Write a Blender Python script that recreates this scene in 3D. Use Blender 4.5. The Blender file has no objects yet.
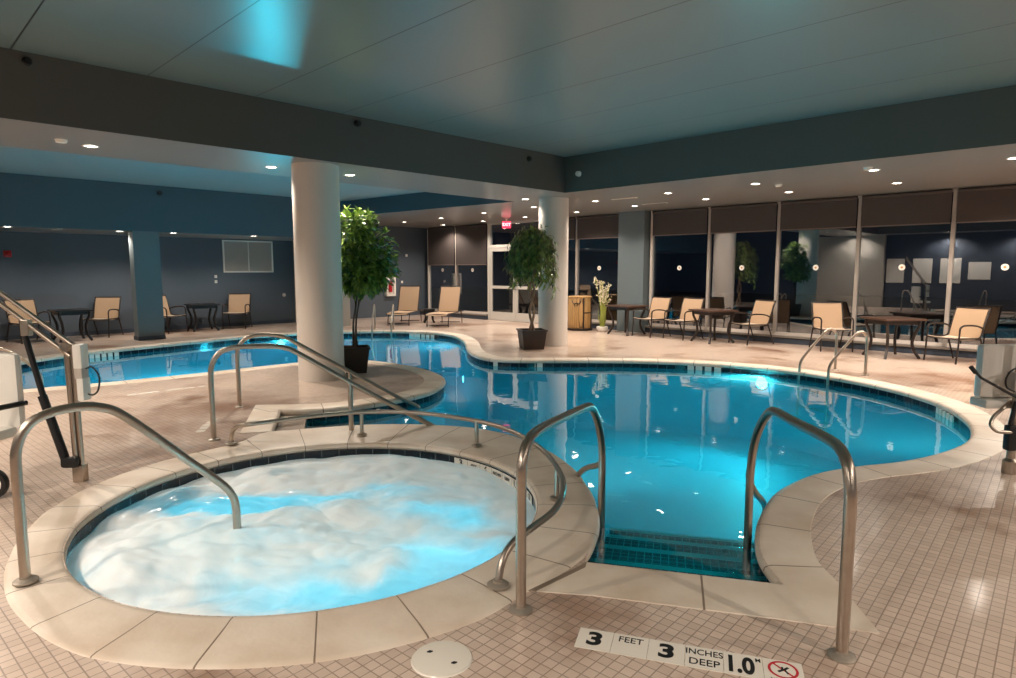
import bpy, bmesh, math, random
from mathutils import Vector, Matrix, noise
from mathutils.geometry import tessellate_polygon
random.seed(7)
PI = math.pi
C = bpy.context.scene.collection

# ------------------------------------------------------------------ frame of the room
# the walls stand at 45 degrees to the camera: U runs towards the windows, V towards the far blue wall
_a = math.radians(45.24)
U = Vector((math.cos(_a), math.sin(_a), 0)); V = Vector((-U.y, U.x, 0))
ROOM_ROT = _a
def W(u, v, z=0.0):
    p = U * u + V * v
    return Vector((p.x, p.y, z))

# ------------------------------------------------------------------ mesh helpers
def obj(name, bm, mat, parent=None, smooth=False, loc=None, rot=None):
    me = bpy.data.meshes.new(name)
    bmesh.ops.recalc_face_normals(bm, faces=bm.faces)
    bm.to_mesh(me); bm.free()
    if mat: me.materials.append(mat)
    if smooth:
        me.polygons.foreach_set('use_smooth', [True] * len(me.polygons))
        try: me.set_sharp_from_angle(angle=math.radians(smooth if smooth is not True else 40))
        except Exception: pass
    o = bpy.data.objects.new(name, me); C.objects.link(o)
    if parent: o.parent = parent
    if loc is not None: o.location = loc
    if rot is not None: o.rotation_euler = rot
    return o
def thing(name, label, cat, loc=(0, 0, 0), rz=0.0, group=None):
    o = bpy.data.objects.new(name, None); C.objects.link(o)
    o.empty_display_size = .1
    o.location = loc; o.rotation_euler = (0, 0, rz)
    o['label'] = label; o['category'] = cat
    if group: o['group'] = group
    return o
def tag(o, label, cat, group=None):
    o['label'] = label; o['category'] = cat
    if group: o['group'] = group
    return o
def struct(o, label=None):
    o['kind'] = 'structure'
    if label: o['label'] = label
    return o
def dup(root, loc, rz, label, group=None):
    r = root.copy(); C.objects.link(r); r.location = loc; r.rotation_euler = (0, 0, rz); r['label'] = label
    if group: r['group'] = group
    for ch in list(root.children):
        c = ch.copy(); C.objects.link(c); c.parent = r
        for g in ch.children:
            d = g.copy(); C.objects.link(d); d.parent = c
    return r

def box(bm, lo, hi, M=None, bev=0.0):
    x0, y0, z0 = lo; x1, y1, z1 = hi
    vs = [bm.verts.new(p) for p in ((x0,y0,z0),(x1,y0,z0),(x1,y1,z0),(x0,y1,z0),(x0,y0,z1),(x1,y0,z1),(x1,y1,z1),(x0,y1,z1))]
    fs = [bm.faces.new([vs[i] for i in q]) for q in ((0,3,2,1),(4,5,6,7),(0,1,5,4),(1,2,6,5),(2,3,7,6),(3,0,4,7))]
    if bev:
        es = list({e for f in fs for e in f.edges})
        r = bmesh.ops.bevel(bm, geom=es, offset=bev, segments=2, affect='EDGES', profile=.6)
        vs = list({v for f in r['faces'] for v in f.verts} | {v for v in vs if v.is_valid})
    if M is not None: bmesh.ops.transform(bm, matrix=M, verts=vs)
    return vs
def uvbox(bm, u0, u1, v0, v1, z0, z1, bev=0.0):
    return box(bm, (u0, v0, z0), (u1, v1, z1), Matrix.Rotation(ROOM_ROT, 4, 'Z'), bev)
def BM(): return bmesh.new()

def tube(bm, pts, r, seg=10, caps=True, closed=False):
    P = [Vector(p) for p in pts]; n = len(P)
    rs = r if isinstance(r, (list, tuple)) else [r] * n
    T = []
    for i in range(n):
        a = P[i-1] if (i or closed) else P[i]; b = P[(i+1) % n] if (i < n-1 or closed) else P[i]
        T.append((b - a).normalized())
    up = Vector((0, 0, 1)) if abs(T[0].z) < .9 else Vector((1, 0, 0))
    N = (up - T[0] * up.dot(T[0])).normalized()
    rings = []
    for i in range(n):
        N = N - T[i] * N.dot(T[i]); N.normalize(); B = T[i].cross(N)
        rings.append([bm.verts.new(P[i] + (N * math.cos(2*PI*k/seg) + B * math.sin(2*PI*k/seg)) * rs[i]) for k in range(seg)])
    m = n if closed else n - 1
    for i in range(m):
        a, b = rings[i], rings[(i+1) % n]
        for k in range(seg):
            bm.faces.new((a[k], a[(k+1) % seg], b[(k+1) % seg], b[k]))
    if caps and not closed:
        bm.faces.new(list(reversed(rings[0]))); bm.faces.new(rings[-1])
def crom(pts, sub=6, closed=False):
    P = [Vector(p) for p in pts]; n = len(P); out = []
    m = n if closed else n - 1
    for i in range(m):
        if closed: a, b, c, d = P[i-1], P[i], P[(i+1) % n], P[(i+2) % n]
        else: a, b, c, d = P[max(i-1, 0)], P[i], P[i+1], P[min(i+2, n-1)]
        for k in range(sub):
            t = k / sub
            out.append(.5 * ((2*b) + (c-a)*t + (2*a-5*b+4*c-d)*t*t + (3*b-a-3*c+d)*t**3))
    if not closed: out.append(P[-1])
    return out
def fillet(pts, rad=.1, n=6):
    P = [Vector(p) for p in pts]; out = [P[0]]
    for i in range(1, len(P)-1):
        a, b, c = P[i-1], P[i], P[i+1]
        r = min(rad, (a-b).length*.49, (c-b).length*.49)
        p, q = b + (a-b).normalized()*r, b + (c-b).normalized()*r
        for k in range(n+1):
            t = k/n; out.append(p*(1-t)**2 + b*2*t*(1-t) + q*t*t)
    out.append(P[-1]); return out
def lathe(bm, prof, seg=24, c=(0, 0, 0), M=None):
    c = Vector(c); rings = []
    for r, z in prof:
        if r < 1e-6: rings.append([bm.verts.new(c + Vector((0, 0, z)))])
        else: rings.append([bm.verts.new(c + Vector((r*math.cos(2*PI*k/seg), r*math.sin(2*PI*k/seg), z))) for k in range(seg)])
    for a, b in zip(rings, rings[1:]):
        for k in range(seg):
            k2 = (k+1) % seg
            if len(a) == 1 and len(b) == 1: continue
            if len(a) == 1: bm.faces.new((a[0], b[k], b[k2]))
            elif len(b) == 1: bm.faces.new((a[k], a[k2], b[0]))
            else: bm.faces.new((a[k], a[k2], b[k2], b[k]))
    if M is not None: bmesh.ops.transform(bm, matrix=M, verts=[v for r in rings for v in r])
def sheet(bm, rows, th):
    """rows: list of lists of points (a bent panel), given thickness along the local normal"""
    R = [[Vector(p) for p in r] for r in rows]; a = []; b = []
    for i, r in enumerate(R):
        ra, rb = [], []
        for j, p in enumerate(r):
            du = R[min(i+1, len(R)-1)][j] - R[max(i-1, 0)][j]
            dv = r[min(j+1, len(r)-1)] - r[max(j-1, 0)]
            n = du.cross(dv).normalized() * th/2
            ra.append(bm.verts.new(p+n)); rb.append(bm.verts.new(p-n))
        a.append(ra); b.append(rb)
    n, m = len(R), len(R[0])
    for i in range(n-1):
        for j in range(m-1):
            bm.faces.new((a[i][j], a[i+1][j], a[i+1][j+1], a[i][j+1]))
            bm.faces.new((b[i][j], b[i][j+1], b[i+1][j+1], b[i+1][j]))
    for i in range(n-1):
        bm.faces.new((a[i][0], b[i][0], b[i+1][0], a[i+1][0])); bm.faces.new((a[i][-1], a[i+1][-1], b[i+1][-1], b[i][-1]))
    for j in range(m-1):
        bm.faces.new((a[0][j], a[0][j+1], b[0][j+1], b[0][j])); bm.faces.new((a[-1][j], b[-1][j], b[-1][j+1], a[-1][j+1]))

# ------------------------------------------------------------------ materials
def lin(h):
    h = h.lstrip('#'); v = [int(h[i:i+2], 16)/255 for i in (0, 2, 4)]
    return tuple([x/12.92 if x <= .04045 else ((x+.055)/1.055)**2.4 for x in v] + [1])
def new_mat(name):
    m = bpy.data.materials.new(name); m.use_nodes = True; nt = m.node_tree; nt.nodes.clear()
    out = nt.nodes.new('ShaderNodeOutputMaterial'); return m, nt, out
def pbr(name, col, rough=.5, metal=0.0, spec=.5, coat=0.0, var=0.0, vscale=4.0, bump=0.0, bscale=60.0, dark=.75):
    m, nt, out = new_mat(name); b = nt.nodes.new('ShaderNodeBsdfPrincipled'); L = nt.links.new
    c = lin(col) if isinstance(col, str) else col
    b.inputs['Base Color'].default_value = c; b.inputs['Roughness'].default_value = rough; b.inputs['Metallic'].default_value = metal
    b.inputs['Specular IOR Level'].default_value = spec; b.inputs['Coat Weight'].default_value = coat; b.inputs['Coat Roughness'].default_value = .08
    tc = nt.nodes.new('ShaderNodeTexCoord')
    if var:
        n = nt.nodes.new('ShaderNodeTexNoise'); n.inputs['Scale'].default_value = vscale; n.inputs['Detail'].default_value = 4
        L(tc.outputs['Object'], n.inputs['Vector'])
        r = nt.nodes.new('ShaderNodeValToRGB')
        r.color_ramp.elements[0].position = .3; r.color_ramp.elements[1].position = .7
        r.color_ramp.elements[0].color = tuple([x*(1-var*(1-dark)*4*.25 - var*.5) for x in c[:3]] + [1]); r.color_ramp.elements[1].color = c
        L(n.outputs['Fac'], r.inputs['Fac']); L(r.outputs['Color'], b.inputs['Base Color'])
    if bump:
        n2 = nt.nodes.new('ShaderNodeTexNoise'); n2.inputs['Scale'].default_value = bscale; n2.inputs['Detail'].default_value = 3
        L(tc.outputs['Object'], n2.inputs['Vector'])
        bp = nt.nodes.new('ShaderNodeBump'); bp.inputs['Strength'].default_value = bump; bp.inputs['Distance'].default_value = .01
        L(n2.outputs['Fac'], bp.inputs['Height']); L(bp.outputs['Normal'], b.inputs['Normal'])
    L(b.outputs['BSDF'], out.inputs['Surface']); return m
def emit(name, col, s):
    m, nt, out = new_mat(name); e = nt.nodes.new('ShaderNodeEmission')
    e.inputs['Color'].default_value = lin(col) if isinstance(col, str) else col; e.inputs['Strength'].default_value = s
    nt.links.new(e.outputs[0], out.inputs['Surface']); return m
def tile_mat(name, c1, c2, grout, size, rot=0.0, mortar=.05, rough=.35, uv=False, stains=None, coat=0.0, bumpy=.35, spec=.5):
    m, nt, out = new_mat(name); L = nt.links.new; N = nt.nodes.new
    tc = N('ShaderNodeTexCoord'); mp = N('ShaderNodeMapping'); mp.inputs['Rotation'].default_value = (0, 0, rot)
    L(tc.outputs['UV' if uv else 'Object'], mp.inputs['Vector'])
    br = N('ShaderNodeTexBrick'); br.offset = 0; br.squash = 1
    for k, v in (('Scale', 1/size), ('Brick Width', 1.0), ('Row Height', 1.0), ('Mortar Size', mortar), ('Mortar Smooth', .2), ('Bias', 0.0)): br.inputs[k].default_value = v
    br.inputs['Color1'].default_value = lin(c1); br.inputs['Color2'].default_value = lin(c2); br.inputs['Mortar'].default_value = lin(grout)
    L(mp.outputs['Vector'], br.inputs['Vector'])
    col = br.outputs['Color']
    b = N('ShaderNodeBsdfPrincipled'); b.inputs['Roughness'].default_value = rough; b.inputs['Specular IOR Level'].default_value = spec
    b.inputs['Coat Weight'].default_value = coat; b.inputs['Coat Roughness'].default_value = .12
    if stains:
        for (sc, lo, hi, tint) in stains:
            n = N('ShaderNodeTexNoise'); n.inputs['Scale'].default_value = sc; n.inputs['Detail'].default_value = 5; n.inputs['Roughness'].default_value = .6
            L(tc.outputs['Object'], n.inputs['Vector'])
            r = N('ShaderNodeValToRGB'); r.color_ramp.elements[0].position = lo; r.color_ramp.elements[1].position = hi
            r.color_ramp.elements[0].color = (1, 1, 1, 1); r.color_ramp.elements[1].color = lin(tint)
            L(n.outputs['Fac'], r.inputs['Fac'])
            mx = N('ShaderNodeMix'); mx.data_type = 'RGBA'; mx.blend_type = 'MULTIPLY'; mx.inputs['Factor'].default_value = 1
            L(col, mx.inputs['A']); L(r.outputs['Color'], mx.inputs['B']); col = mx.outputs['Result']
    L(col, b.inputs['Base Color'])
    if bumpy:
        bp = N('ShaderNodeBump'); bp.inputs['Strength'].default_value = bumpy; bp.inputs['Distance'].default_value = .003; bp.invert = True
        nb = N('ShaderNodeTexNoise'); nb.inputs['Scale'].default_value = 38; nb.inputs['Detail'].default_value = 2; L(tc.outputs['Object'], nb.inputs['Vector'])
        hs = N('ShaderNodeMath'); hs.operation = 'MULTIPLY_ADD'; hs.inputs[1].default_value = -.5; L(nb.outputs['Fac'], hs.inputs[0]); L(br.outputs['Fac'], hs.inputs[2])
        L(hs.outputs[0], bp.inputs['Height']); L(bp.outputs['Normal'], b.inputs['Normal'])
    L(b.outputs['BSDF'], out.inputs['Surface']); return m

TILE_ROT = -math.radians(49.0)
M = {}
M['deck'] = tile_mat('deck_tile', '#d8c2b1', '#cab4a3', '#9d8979', .0532, TILE_ROT, .055, .28, stains=[(.5, .5, .66, '#bda595'), (1.1, .56, .72, '#b49c8a')], coat=.4)
M['pooltile'] = tile_mat('pool_step_tile', '#1f2f3a', '#2a3d49', '#b9d0d3', .0508, -math.radians(-14.0), .07, .2)
M['band'] = tile_mat('waterline_tile', '#0d131c', '#121b28', '#59605f', .152, 0, .03, .12, uv=True)
M['plaster'] = pbr('pool_plaster', '#86bcd2', .6, var=.08, vscale=3)
M['spa_plaster'] = pbr('spa_plaster', '#cfe6ee', .6)
M['steel'] = pbr('brushed_steel', '#b5a99c', .30, 1.0, var=.12, vscale=30)
M['steel_plate'] = pbr('flange_steel', '#a2978a', .42, .45)
M['wall_blue'] = pbr('slate_blue_paint', '#48515b', .55, var=.06, vscale=1.5, bump=.05, bscale=90)
M['wall_dark'] = pbr('dark_navy_paint', '#333c49', .6)
M['fascia_blue'] = pbr('deep_blue_paint', '#3d4f57', .5)
M['beam'] = pbr('taupe_paint', '#524e49', .5)
M['beam_pool_lit'] = pbr('taupe_paint_pool_lit', '#545c58', .5)  # taupe beam paint with the teal pool light mixed into its colour
M['pillar_blue'] = pbr('pale_blue_paint', '#5d676a', .5)
M['col'] = pbr('column_paint', '#d2c8be', .45, bump=.04, bscale=50)
M['soffit'] = pbr('gloss_grey_panel', '#83817d', .28, coat=.1, spec=.5)
M['pier'] = pbr('warm_grey_paint', '#9a958c', .6)
M['frame'] = pbr('anodised_frame', '#c9bfb6', .4, .0)
M['doorframe'] = pbr('door_aluminium', '#b3aea6', .4, .0)
M['dark'] = pbr('dark_bronze', '#2b2320', .4, .3)
M['black'] = pbr('black_plastic', '#0f0f11', .45)
M['white'] = pbr('white_plastic', '#e6e1d8', .4)
M['white_tile'] = pbr('white_ceramic', '#e4dccf', .25)
M['blind'] = pbr('brown_blind', '#403734', .8, var=.1, vscale=2)
M['sling'] = pbr('tan_sling', '#ab8e71', .75, bump=.25, bscale=350)
M['seat_sling'] = pbr('pale_sling', '#bba995', .75, bump=.25, bscale=350)
M['wood'] = pbr('dark_brown_wood', '#4b352a', .35, var=.35, vscale=7)
M['black_table'] = pbr('black_metal', '#1b191a', .4, .2)
M['pot'] = pbr('dark_brown_pot', '#33251e', .5, var=.2, vscale=9)
M['bark'] = pbr('ficus_bark', '#4b3a2c', .8, var=.4, vscale=14)
M['bark_pale'] = pbr('pale_bark', '#8a7460', .8, var=.3, vscale=14)
M['soil'] = pbr('potting_soil', '#1d1510', .95)
M['wicker'] = tile_mat('wicker_weave', '#b48e58', '#a37d49', '#6e5230', .022, 0, .1, .6, uv=False)
M['red'] = pbr('red_plastic', '#b0141a', .35)
M['ink'] = pbr('black_ink', '#141414', .6)
M['redink'] = pbr('red_ink', '#bf2330', .6)
M['paper'] = pbr('notice_paper', '#d8d4cc', .7)
M['stem'] = pbr('yellow_green_stem', '#8d9440', .5)
M['petal'] = pbr('cream_petal', '#e2d7bd', .6)
M['grille'] = pbr('louver_grey', '#b9aea4', .5)
M['grille_frame'] = pbr('louver_frame', '#d6d0c8', .5)
M['lens'] = emit('downlight_lens', (1, .90, .78, 1), 26)
M['exit'] = emit('exit_red', (1, .04, .09, 1), 2.2)
M['exit_letter'] = emit('exit_letter', (1, .75, .75, 1), 2.0)
M['pool_lens'] = emit('pool_lamp_lens', (.75, .95, 1, 1), 30)
M['outside'] = pbr('night_paving', '#23262c', .8)

def ceiling_mat():
    m, nt, out = new_mat('gloss_ceiling_panel'); N = nt.nodes.new; L = nt.links.new
    tc = N('ShaderNodeTexCoord'); mp = N('ShaderNodeMapping'); mp.inputs['Rotation'].default_value = (0, 0, -ROOM_ROT)
    L(tc.outputs['Object'], mp.inputs['Vector']); sp = N('ShaderNodeSeparateXYZ'); L(mp.outputs[0], sp.inputs[0])
    # panel joints every 1.22 m across U
    d = N('ShaderNodeMath'); d.operation = 'ADD'; d.inputs[1].default_value = 50*1.21 + .02; L(sp.outputs['X'], d.inputs[0])
    md = N('ShaderNodeMath'); md.operation = 'MODULO'; md.inputs[1].default_value = 1.21; L(d.outputs[0], md.inputs[0])
    lt = N('ShaderNodeMath'); lt.operation = 'LESS_THAN'; lt.inputs[1].default_value = .014; L(md.outputs[0], lt.inputs[0])
    mx = N('ShaderNodeMix'); mx.data_type = 'RGBA'; mx.inputs['A'].default_value = lin('#687a7a'); mx.inputs['B'].default_value = lin('#2c3133')  # panel grey carries the teal glow of the pool in its colour
    L(lt.outputs[0], mx.inputs['Factor'])
    b = N('ShaderNodeBsdfPrincipled'); b.inputs['Roughness'].default_value = .3; b.inputs['Specular IOR Level'].default_value = .5
    L(mx.outputs['Result'], b.inputs['Base Color']); L(b.outputs[0], out.inputs['Surface']); return m
M['ceil'] = ceiling_mat()
M['ceil_far'] = pbr('far_tray_ceiling', '#97a7a6', .3)

def glass_mat(name, tint, r0, rough=0.0, bump=0.0, bscale=2.0, detail=2.0, cloud=0.0, cloud_col=None):
    m, nt, out = new_mat(name); N = nt.nodes.new; L = nt.links.new
    t = N('ShaderNodeBsdfTransparent'); t.inputs['Color'].default_value = tint
    g = N('ShaderNodeBsdfGlossy'); g.inputs['Roughness'].default_value = rough; g.inputs['Color'].default_value = (1, 1, 1, 1)
    lw = N('ShaderNodeLayerWeight'); lw.inputs['Blend'].default_value = .5      # Schlick reflectance from the facing angle, the same from both sides
    pw = N('ShaderNodeMath'); pw.operation = 'POWER'; pw.inputs[1].default_value = 5; L(lw.outputs['Facing'], pw.inputs[0])
    ma = N('ShaderNodeMath'); ma.operation = 'MULTIPLY_ADD'; ma.inputs[1].default_value = 1-r0; ma.inputs[2].default_value = r0; L(pw.outputs[0], ma.inputs[0])
    fac = ma.outputs[0]
    if bump:
        tc = N('ShaderNodeTexCoord'); n = N('ShaderNodeTexNoise'); n.inputs['Scale'].default_value = bscale; n.inputs['Detail'].default_value = detail
        L(tc.outputs['Object'], n.inputs['Vector'])
        bp = N('ShaderNodeBump'); bp.inputs['Strength'].default_value = bump; bp.inputs['Distance'].default_value = .02
        L(n.outputs['Fac'], bp.inputs['Height']); L(bp.outputs[0], g.inputs['Normal'])
    body = t.outputs[0]
    if cloud:                                            # fine bubbles and treated water scatter part of the light
        tl = N('ShaderNodeBsdfTranslucent'); tl.inputs['Color'].default_value = cloud_col
        cm = N('ShaderNodeMixShader'); cm.inputs[0].default_value = cloud; L(t.outputs[0], cm.inputs[1]); L(tl.outputs[0], cm.inputs[2]); body = cm.outputs[0]
    mx = N('ShaderNodeMixShader'); L(fac, mx.inputs[0]); L(body, mx.inputs[1]); L(g.outputs[0], mx.inputs[2])
    L(mx.outputs[0], out.inputs['Surface']); return m
M['pane'] = glass_mat('window_glass', (.8, .85, .9, 1), .17)
M['water'] = glass_mat('pool_water', (.05, .64, .72, 1), .03, .0, .16, 2.6, 2.0, .30, (.05, .62, .74, 1))

def foam_mat():
    m, nt, out = new_mat('spa_foam'); N = nt.nodes.new; L = nt.links.new
    tc = N('ShaderNodeTexCoord')
    at = N('ShaderNodeAttribute'); at.attribute_name = 'foam'
    n = N('ShaderNodeTexNoise'); n.inputs['Scale'].default_value = 2.4; n.inputs['Detail'].default_value = 6; n.inputs['Roughness'].default_value = .58
    n.inputs['Distortion'].default_value = .9
    L(tc.outputs['Object'], n.inputs['Vector'])
    s = N('ShaderNodeMath'); s.operation = 'MULTIPLY_ADD'; s.inputs[1].default_value = .62; L(n.outputs['Fac'], s.inputs[0]); L(at.outputs['Fac'], s.inputs[2])
    r = N('ShaderNodeValToRGB'); r.color_ramp.elements[0].position = .46; r.color_ramp.elements[1].position = .98
    r.color_ramp.interpolation = 'EASE'
    L(s.outputs[0], r.inputs['Fac'])
    d = N('ShaderNodeBsdfDiffuse'); d.inputs['Color'].default_value = lin('#f6f0ea')
    tl = N('ShaderNodeBsdfTranslucent'); tl.inputs['Color'].default_value = (.85, .97, 1, 1)
    fm = N('ShaderNodeMixShader'); fm.inputs[0].default_value = .16; L(d.outputs[0], fm.inputs[1]); L(tl.outputs[0], fm.inputs[2])
    tr = N('ShaderNodeBsdfTransparent'); tr.inputs['Color'].default_value = (.30, .78, .88, 1)
    gl = N('ShaderNodeBsdfGlossy'); gl.inputs['Roughness'].default_value = .12
    wm = N('ShaderNodeMixShader'); wm.inputs[0].default_value = .05; ml = N('ShaderNodeMixShader'); ml.inputs[0].default_value = .35; L(tr.outputs[0], ml.inputs[1]); L(tl.outputs[0], ml.inputs[2]); L(ml.outputs[0], wm.inputs[1]); L(gl.outputs[0], wm.inputs[2])
    bp = N('ShaderNodeBump'); bp.inputs['Strength'].default_value = .22; bp.inputs['Distance'].default_value = .04
    L(n.outputs['Fac'], bp.inputs['Height']); L(bp.outputs[0], d.inputs['Normal'])
    mx = N('ShaderNodeMixShader'); L(r.outputs['Color'], mx.inputs[0]); L(wm.outputs[0], mx.inputs[1]); L(fm.outputs[0], mx.inputs[2])
    L(mx.outputs[0], out.inputs['Surface']); return m
M['foam'] = foam_mat()

def coping_mat():
    m, nt, out = new_mat('cast_coping'); N = nt.nodes.new; L = nt.links.new
    uv = N('ShaderNodeTexCoord'); sp = N('ShaderNodeSeparateXYZ'); L(uv.outputs['UV'], sp.inputs[0])
    fr = N('ShaderNodeMath'); fr.operation = 'FRACT'; L(sp.outputs['X'], fr.inputs[0])
    lt = N('ShaderNodeMath'); lt.operation = 'LESS_THAN'; lt.inputs[1].default_value = .018; L(fr.outputs[0], lt.inputs[0])
    n = N('ShaderNodeTexNoise'); n.inputs['Scale'].default_value = 2.2; n.inputs['Detail'].default_value = 6; L(uv.outputs['Object'], n.inputs['Vector'])
    r = N('ShaderNodeValToRGB'); r.color_ramp.elements[0].position = .3; r.color_ramp.elements[1].position = .72
    r.color_ramp.elements[0].color = lin('#cdb8a2'); r.color_ramp.elements[1].color = lin('#eaddcd'); L(n.outputs['Fac'], r.inputs['Fac'])
    mx = N('ShaderNodeMix'); mx.data_type = 'RGBA'; mx.inputs['B'].default_value = lin('#857260')
    L(lt.outputs[0], mx.inputs['Factor']); L(r.outputs['Color'], mx.inputs['A'])
    n2 = N('ShaderNodeTexNoise'); n2.inputs['Scale'].default_value = 45; L(uv.outputs['Object'], n2.inputs['Vector'])
    bp = N('ShaderNodeBump'); bp.inputs['Strength'].default_value = .12; bp.inputs['Distance'].default_value = .01; L(n2.outputs['Fac'], bp.inputs['Height'])
    b = N('ShaderNodeBsdfPrincipled'); b.inputs['Roughness'].default_value = .42; L(mx.outputs['Result'], b.inputs['Base Color']); L(bp.outputs[0], b.inputs['Normal'])
    L(b.outputs[0], out.inputs['Surface']); return m
M['coping'] = coping_mat()

def leaf_mat(name, c0, c1):
    m, nt, out = new_mat(name); N = nt.nodes.new; L = nt.links.new
    tc = N('ShaderNodeTexCoord'); n = N('ShaderNodeTexNoise'); n.inputs['Scale'].default_value = 9; L(tc.outputs['Object'], n.inputs['Vector'])
    r = N('ShaderNodeValToRGB'); r.color_ramp.elements[0].position = .35; r.color_ramp.elements[1].position = .7
    r.color_ramp.elements[0].color = lin(c0); r.color_ramp.elements[1].color = lin(c1); L(n.outputs['Fac'], r.inputs['Fac'])
    b = N('ShaderNodeBsdfPrincipled'); b.inputs['Roughness'].default_value = .3; L(r.outputs['Color'], b.inputs['Base Color'])
    t = N('ShaderNodeBsdfTranslucent'); L(r.outputs['Color'], t.inputs['Color'])
    mx = N('ShaderNodeMixShader'); mx.inputs[0].default_value = .12; L(b.outputs[0], mx.inputs[1]); L(t.outputs[0], mx.inputs[2])
    L(mx.outputs[0], out.inputs['Surface']); return m
M['leaf'] = leaf_mat('ficus_leaf', '#2f5219', '#93b04c')
M['leaf2'] = leaf_mat('weeping_leaf', '#345020', '#8f9f4e')

# ------------------------------------------------------------------ outlines on the deck (metres)
SPA = Vector((-1.27, 4.25)); SPA_R = 1.47
ring_out = [(-150,1.72),(-139,1.73),(-122,1.77),(-105,1.84),(-91,1.86),(-71,1.89),(-54,1.89),(-42,1.85),(-28,1.90),(-17,1.88),(-3,1.86),(11,1.87),(29,1.97),(45,2.10),(56,2.20),(66,2.24),(78,2.22),(92,2.19),(106,2.14),(114,2.14),(119,2.17)]
ring_left = [(132,1.87),(140,1.85),(158,1.83),(171,1.81),(184,1.78),(197,1.74)]
def rad_out(deg):
    pts = ring_out + ring_left + [(210, 1.72)]
    while deg < -150: deg += 360
    while deg > 210: deg -= 360
    for (a, r), (b, s) in zip(pts, pts[1:]):
        if a <= deg <= b:
            t = (deg-a)/(b-a); t = t*t*(3-2*t) if b-a < 14 else t
            return r+(s-r)*t
    return 1.8
def spa_pt(deg, r): return Vector((SPA.x + r*math.cos(math.radians(deg)), SPA.y + r*math.sin(math.radians(deg))))

right_edge = [(1.39,3.08),(1.41,3.4),(1.54,3.77),(1.70,4.08),(1.97,4.47),(2.37,4.82),(2.79,5.02),(3.28,5.17),(3.77,5.42),(4.26,5.78),(4.6,6.18),(4.87,6.64),(5.10,7.25),(5.19,7.85),(5.13,8.55),(4.89,9.29),(4.48,9.98),(3.88,10.52),(3.14,10.90),(2.32,11.10),(1.62,11.17),(0.92,11.18),(0.21,11.18),(-0.27,11.34),(-0.58,11.80),(-0.80,12.68),(-0.96,14.07),(-1.27,15.32),(-1.70,16.0),(-2.15,16.35),(-2.89,16.55),(-3.7,16.52),(-4.4,16.36),(-5.25,15.98),(-6.21,15.24),(-6.89,14.22),(-7.49,13.27),(-8.02,12.42),(-8.36,11.5),(-8.45,10.47),(-8.25,9.55),(-7.75,8.8),(-7.2,8.35),(-6.67,8.27),(-6.22,8.56),(-5.74,8.89),(-5.27,9.29),(-4.75,9.75),(-4.21,10.31),(-3.69,10.82),(-3.3,11.12),(-2.91,11.28),(-2.44,11.14),(-1.83,10.68),(-1.33,10.12),(-1.03,9.56),(-0.92,9.1),(-0.93,8.68),(-1.05,8.2),(-1.33,7.78),(-1.64,7.48),(-2.05,7.24),(-2.31,7.16),(-2.6,7.13)]
A0 = Vector((0.42, 3.33)); B0 = Vector((1.39, 3.08)); E1 = Vector((-2.6, 7.13)); E2 = Vector((-2.33, 6.15))
sm = [Vector((p.x, p.y)) for p in crom([(x, y, 0) for x, y in right_edge], 4)]
pool_path = [A0.lerp(B0, k/12) for k in range(12)] + sm + [E1.lerp(E2, .5), E2]
ring_back = [spa_pt(d, rad_out(d)) for d in range(116, -27, -3)]
pool_loop = pool_path + ring_back
spa_loop = [spa_pt(360*k/96, SPA_R) for k in range(96)]

def poly_face(bm, loops, z):
    vl = [[Vector((p.x, p.y, z)) for p in l] for l in loops]
    vs = [bm.verts.new(p) for l in vl for p in l]
    for t in tessellate_polygon(vl):
        try: bm.faces.new([vs[i] for i in t])
        except ValueError: pass
    return vs
def wall_strip(bm, loop, z0, z1, closed=True, inset=0.0):
    uvl = bm.loops.layers.uv.verify(); n = len(loop); s = 0.0
    for i in range(n if closed else n-1):
        a, b = loop[i], loop[(i+1) % n]; l = (b-a).length
        vs = [bm.verts.new((a.x, a.y, z0)), bm.verts.new((b.x, b.y, z0)), bm.verts.new((b.x, b.y, z1)), bm.verts.new((a.x, a.y, z1))]
        f = bm.faces.new(vs)
        for lp, q in zip(f.loops, ((s, z0), (s+l, z0), (s+l, z1), (s, z1))): lp[uvl].uv = q
        s += l

# ------------------------------------------------------------------ the setting
ZS, ZT, ZT2, ZN = 3.05, 3.72, 3.47, 2.44          # soffit, tray ceiling, far tray ceiling, niche soffit
UW, VF, UB, VB = 14.1, 18.2, -2.6, -4.0           # window wall, far wall, wall opposite the windows, wall behind
bm = BM()
outer = [W(UB, VB).xy, W(UW+.1, VB).xy, W(UW+.1, VF).xy, W(UB, VF).xy]
poly_face(bm, [outer, pool_loop, spa_loop], 0.0)
struct(obj('floor', bm, M['deck']))

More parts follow.
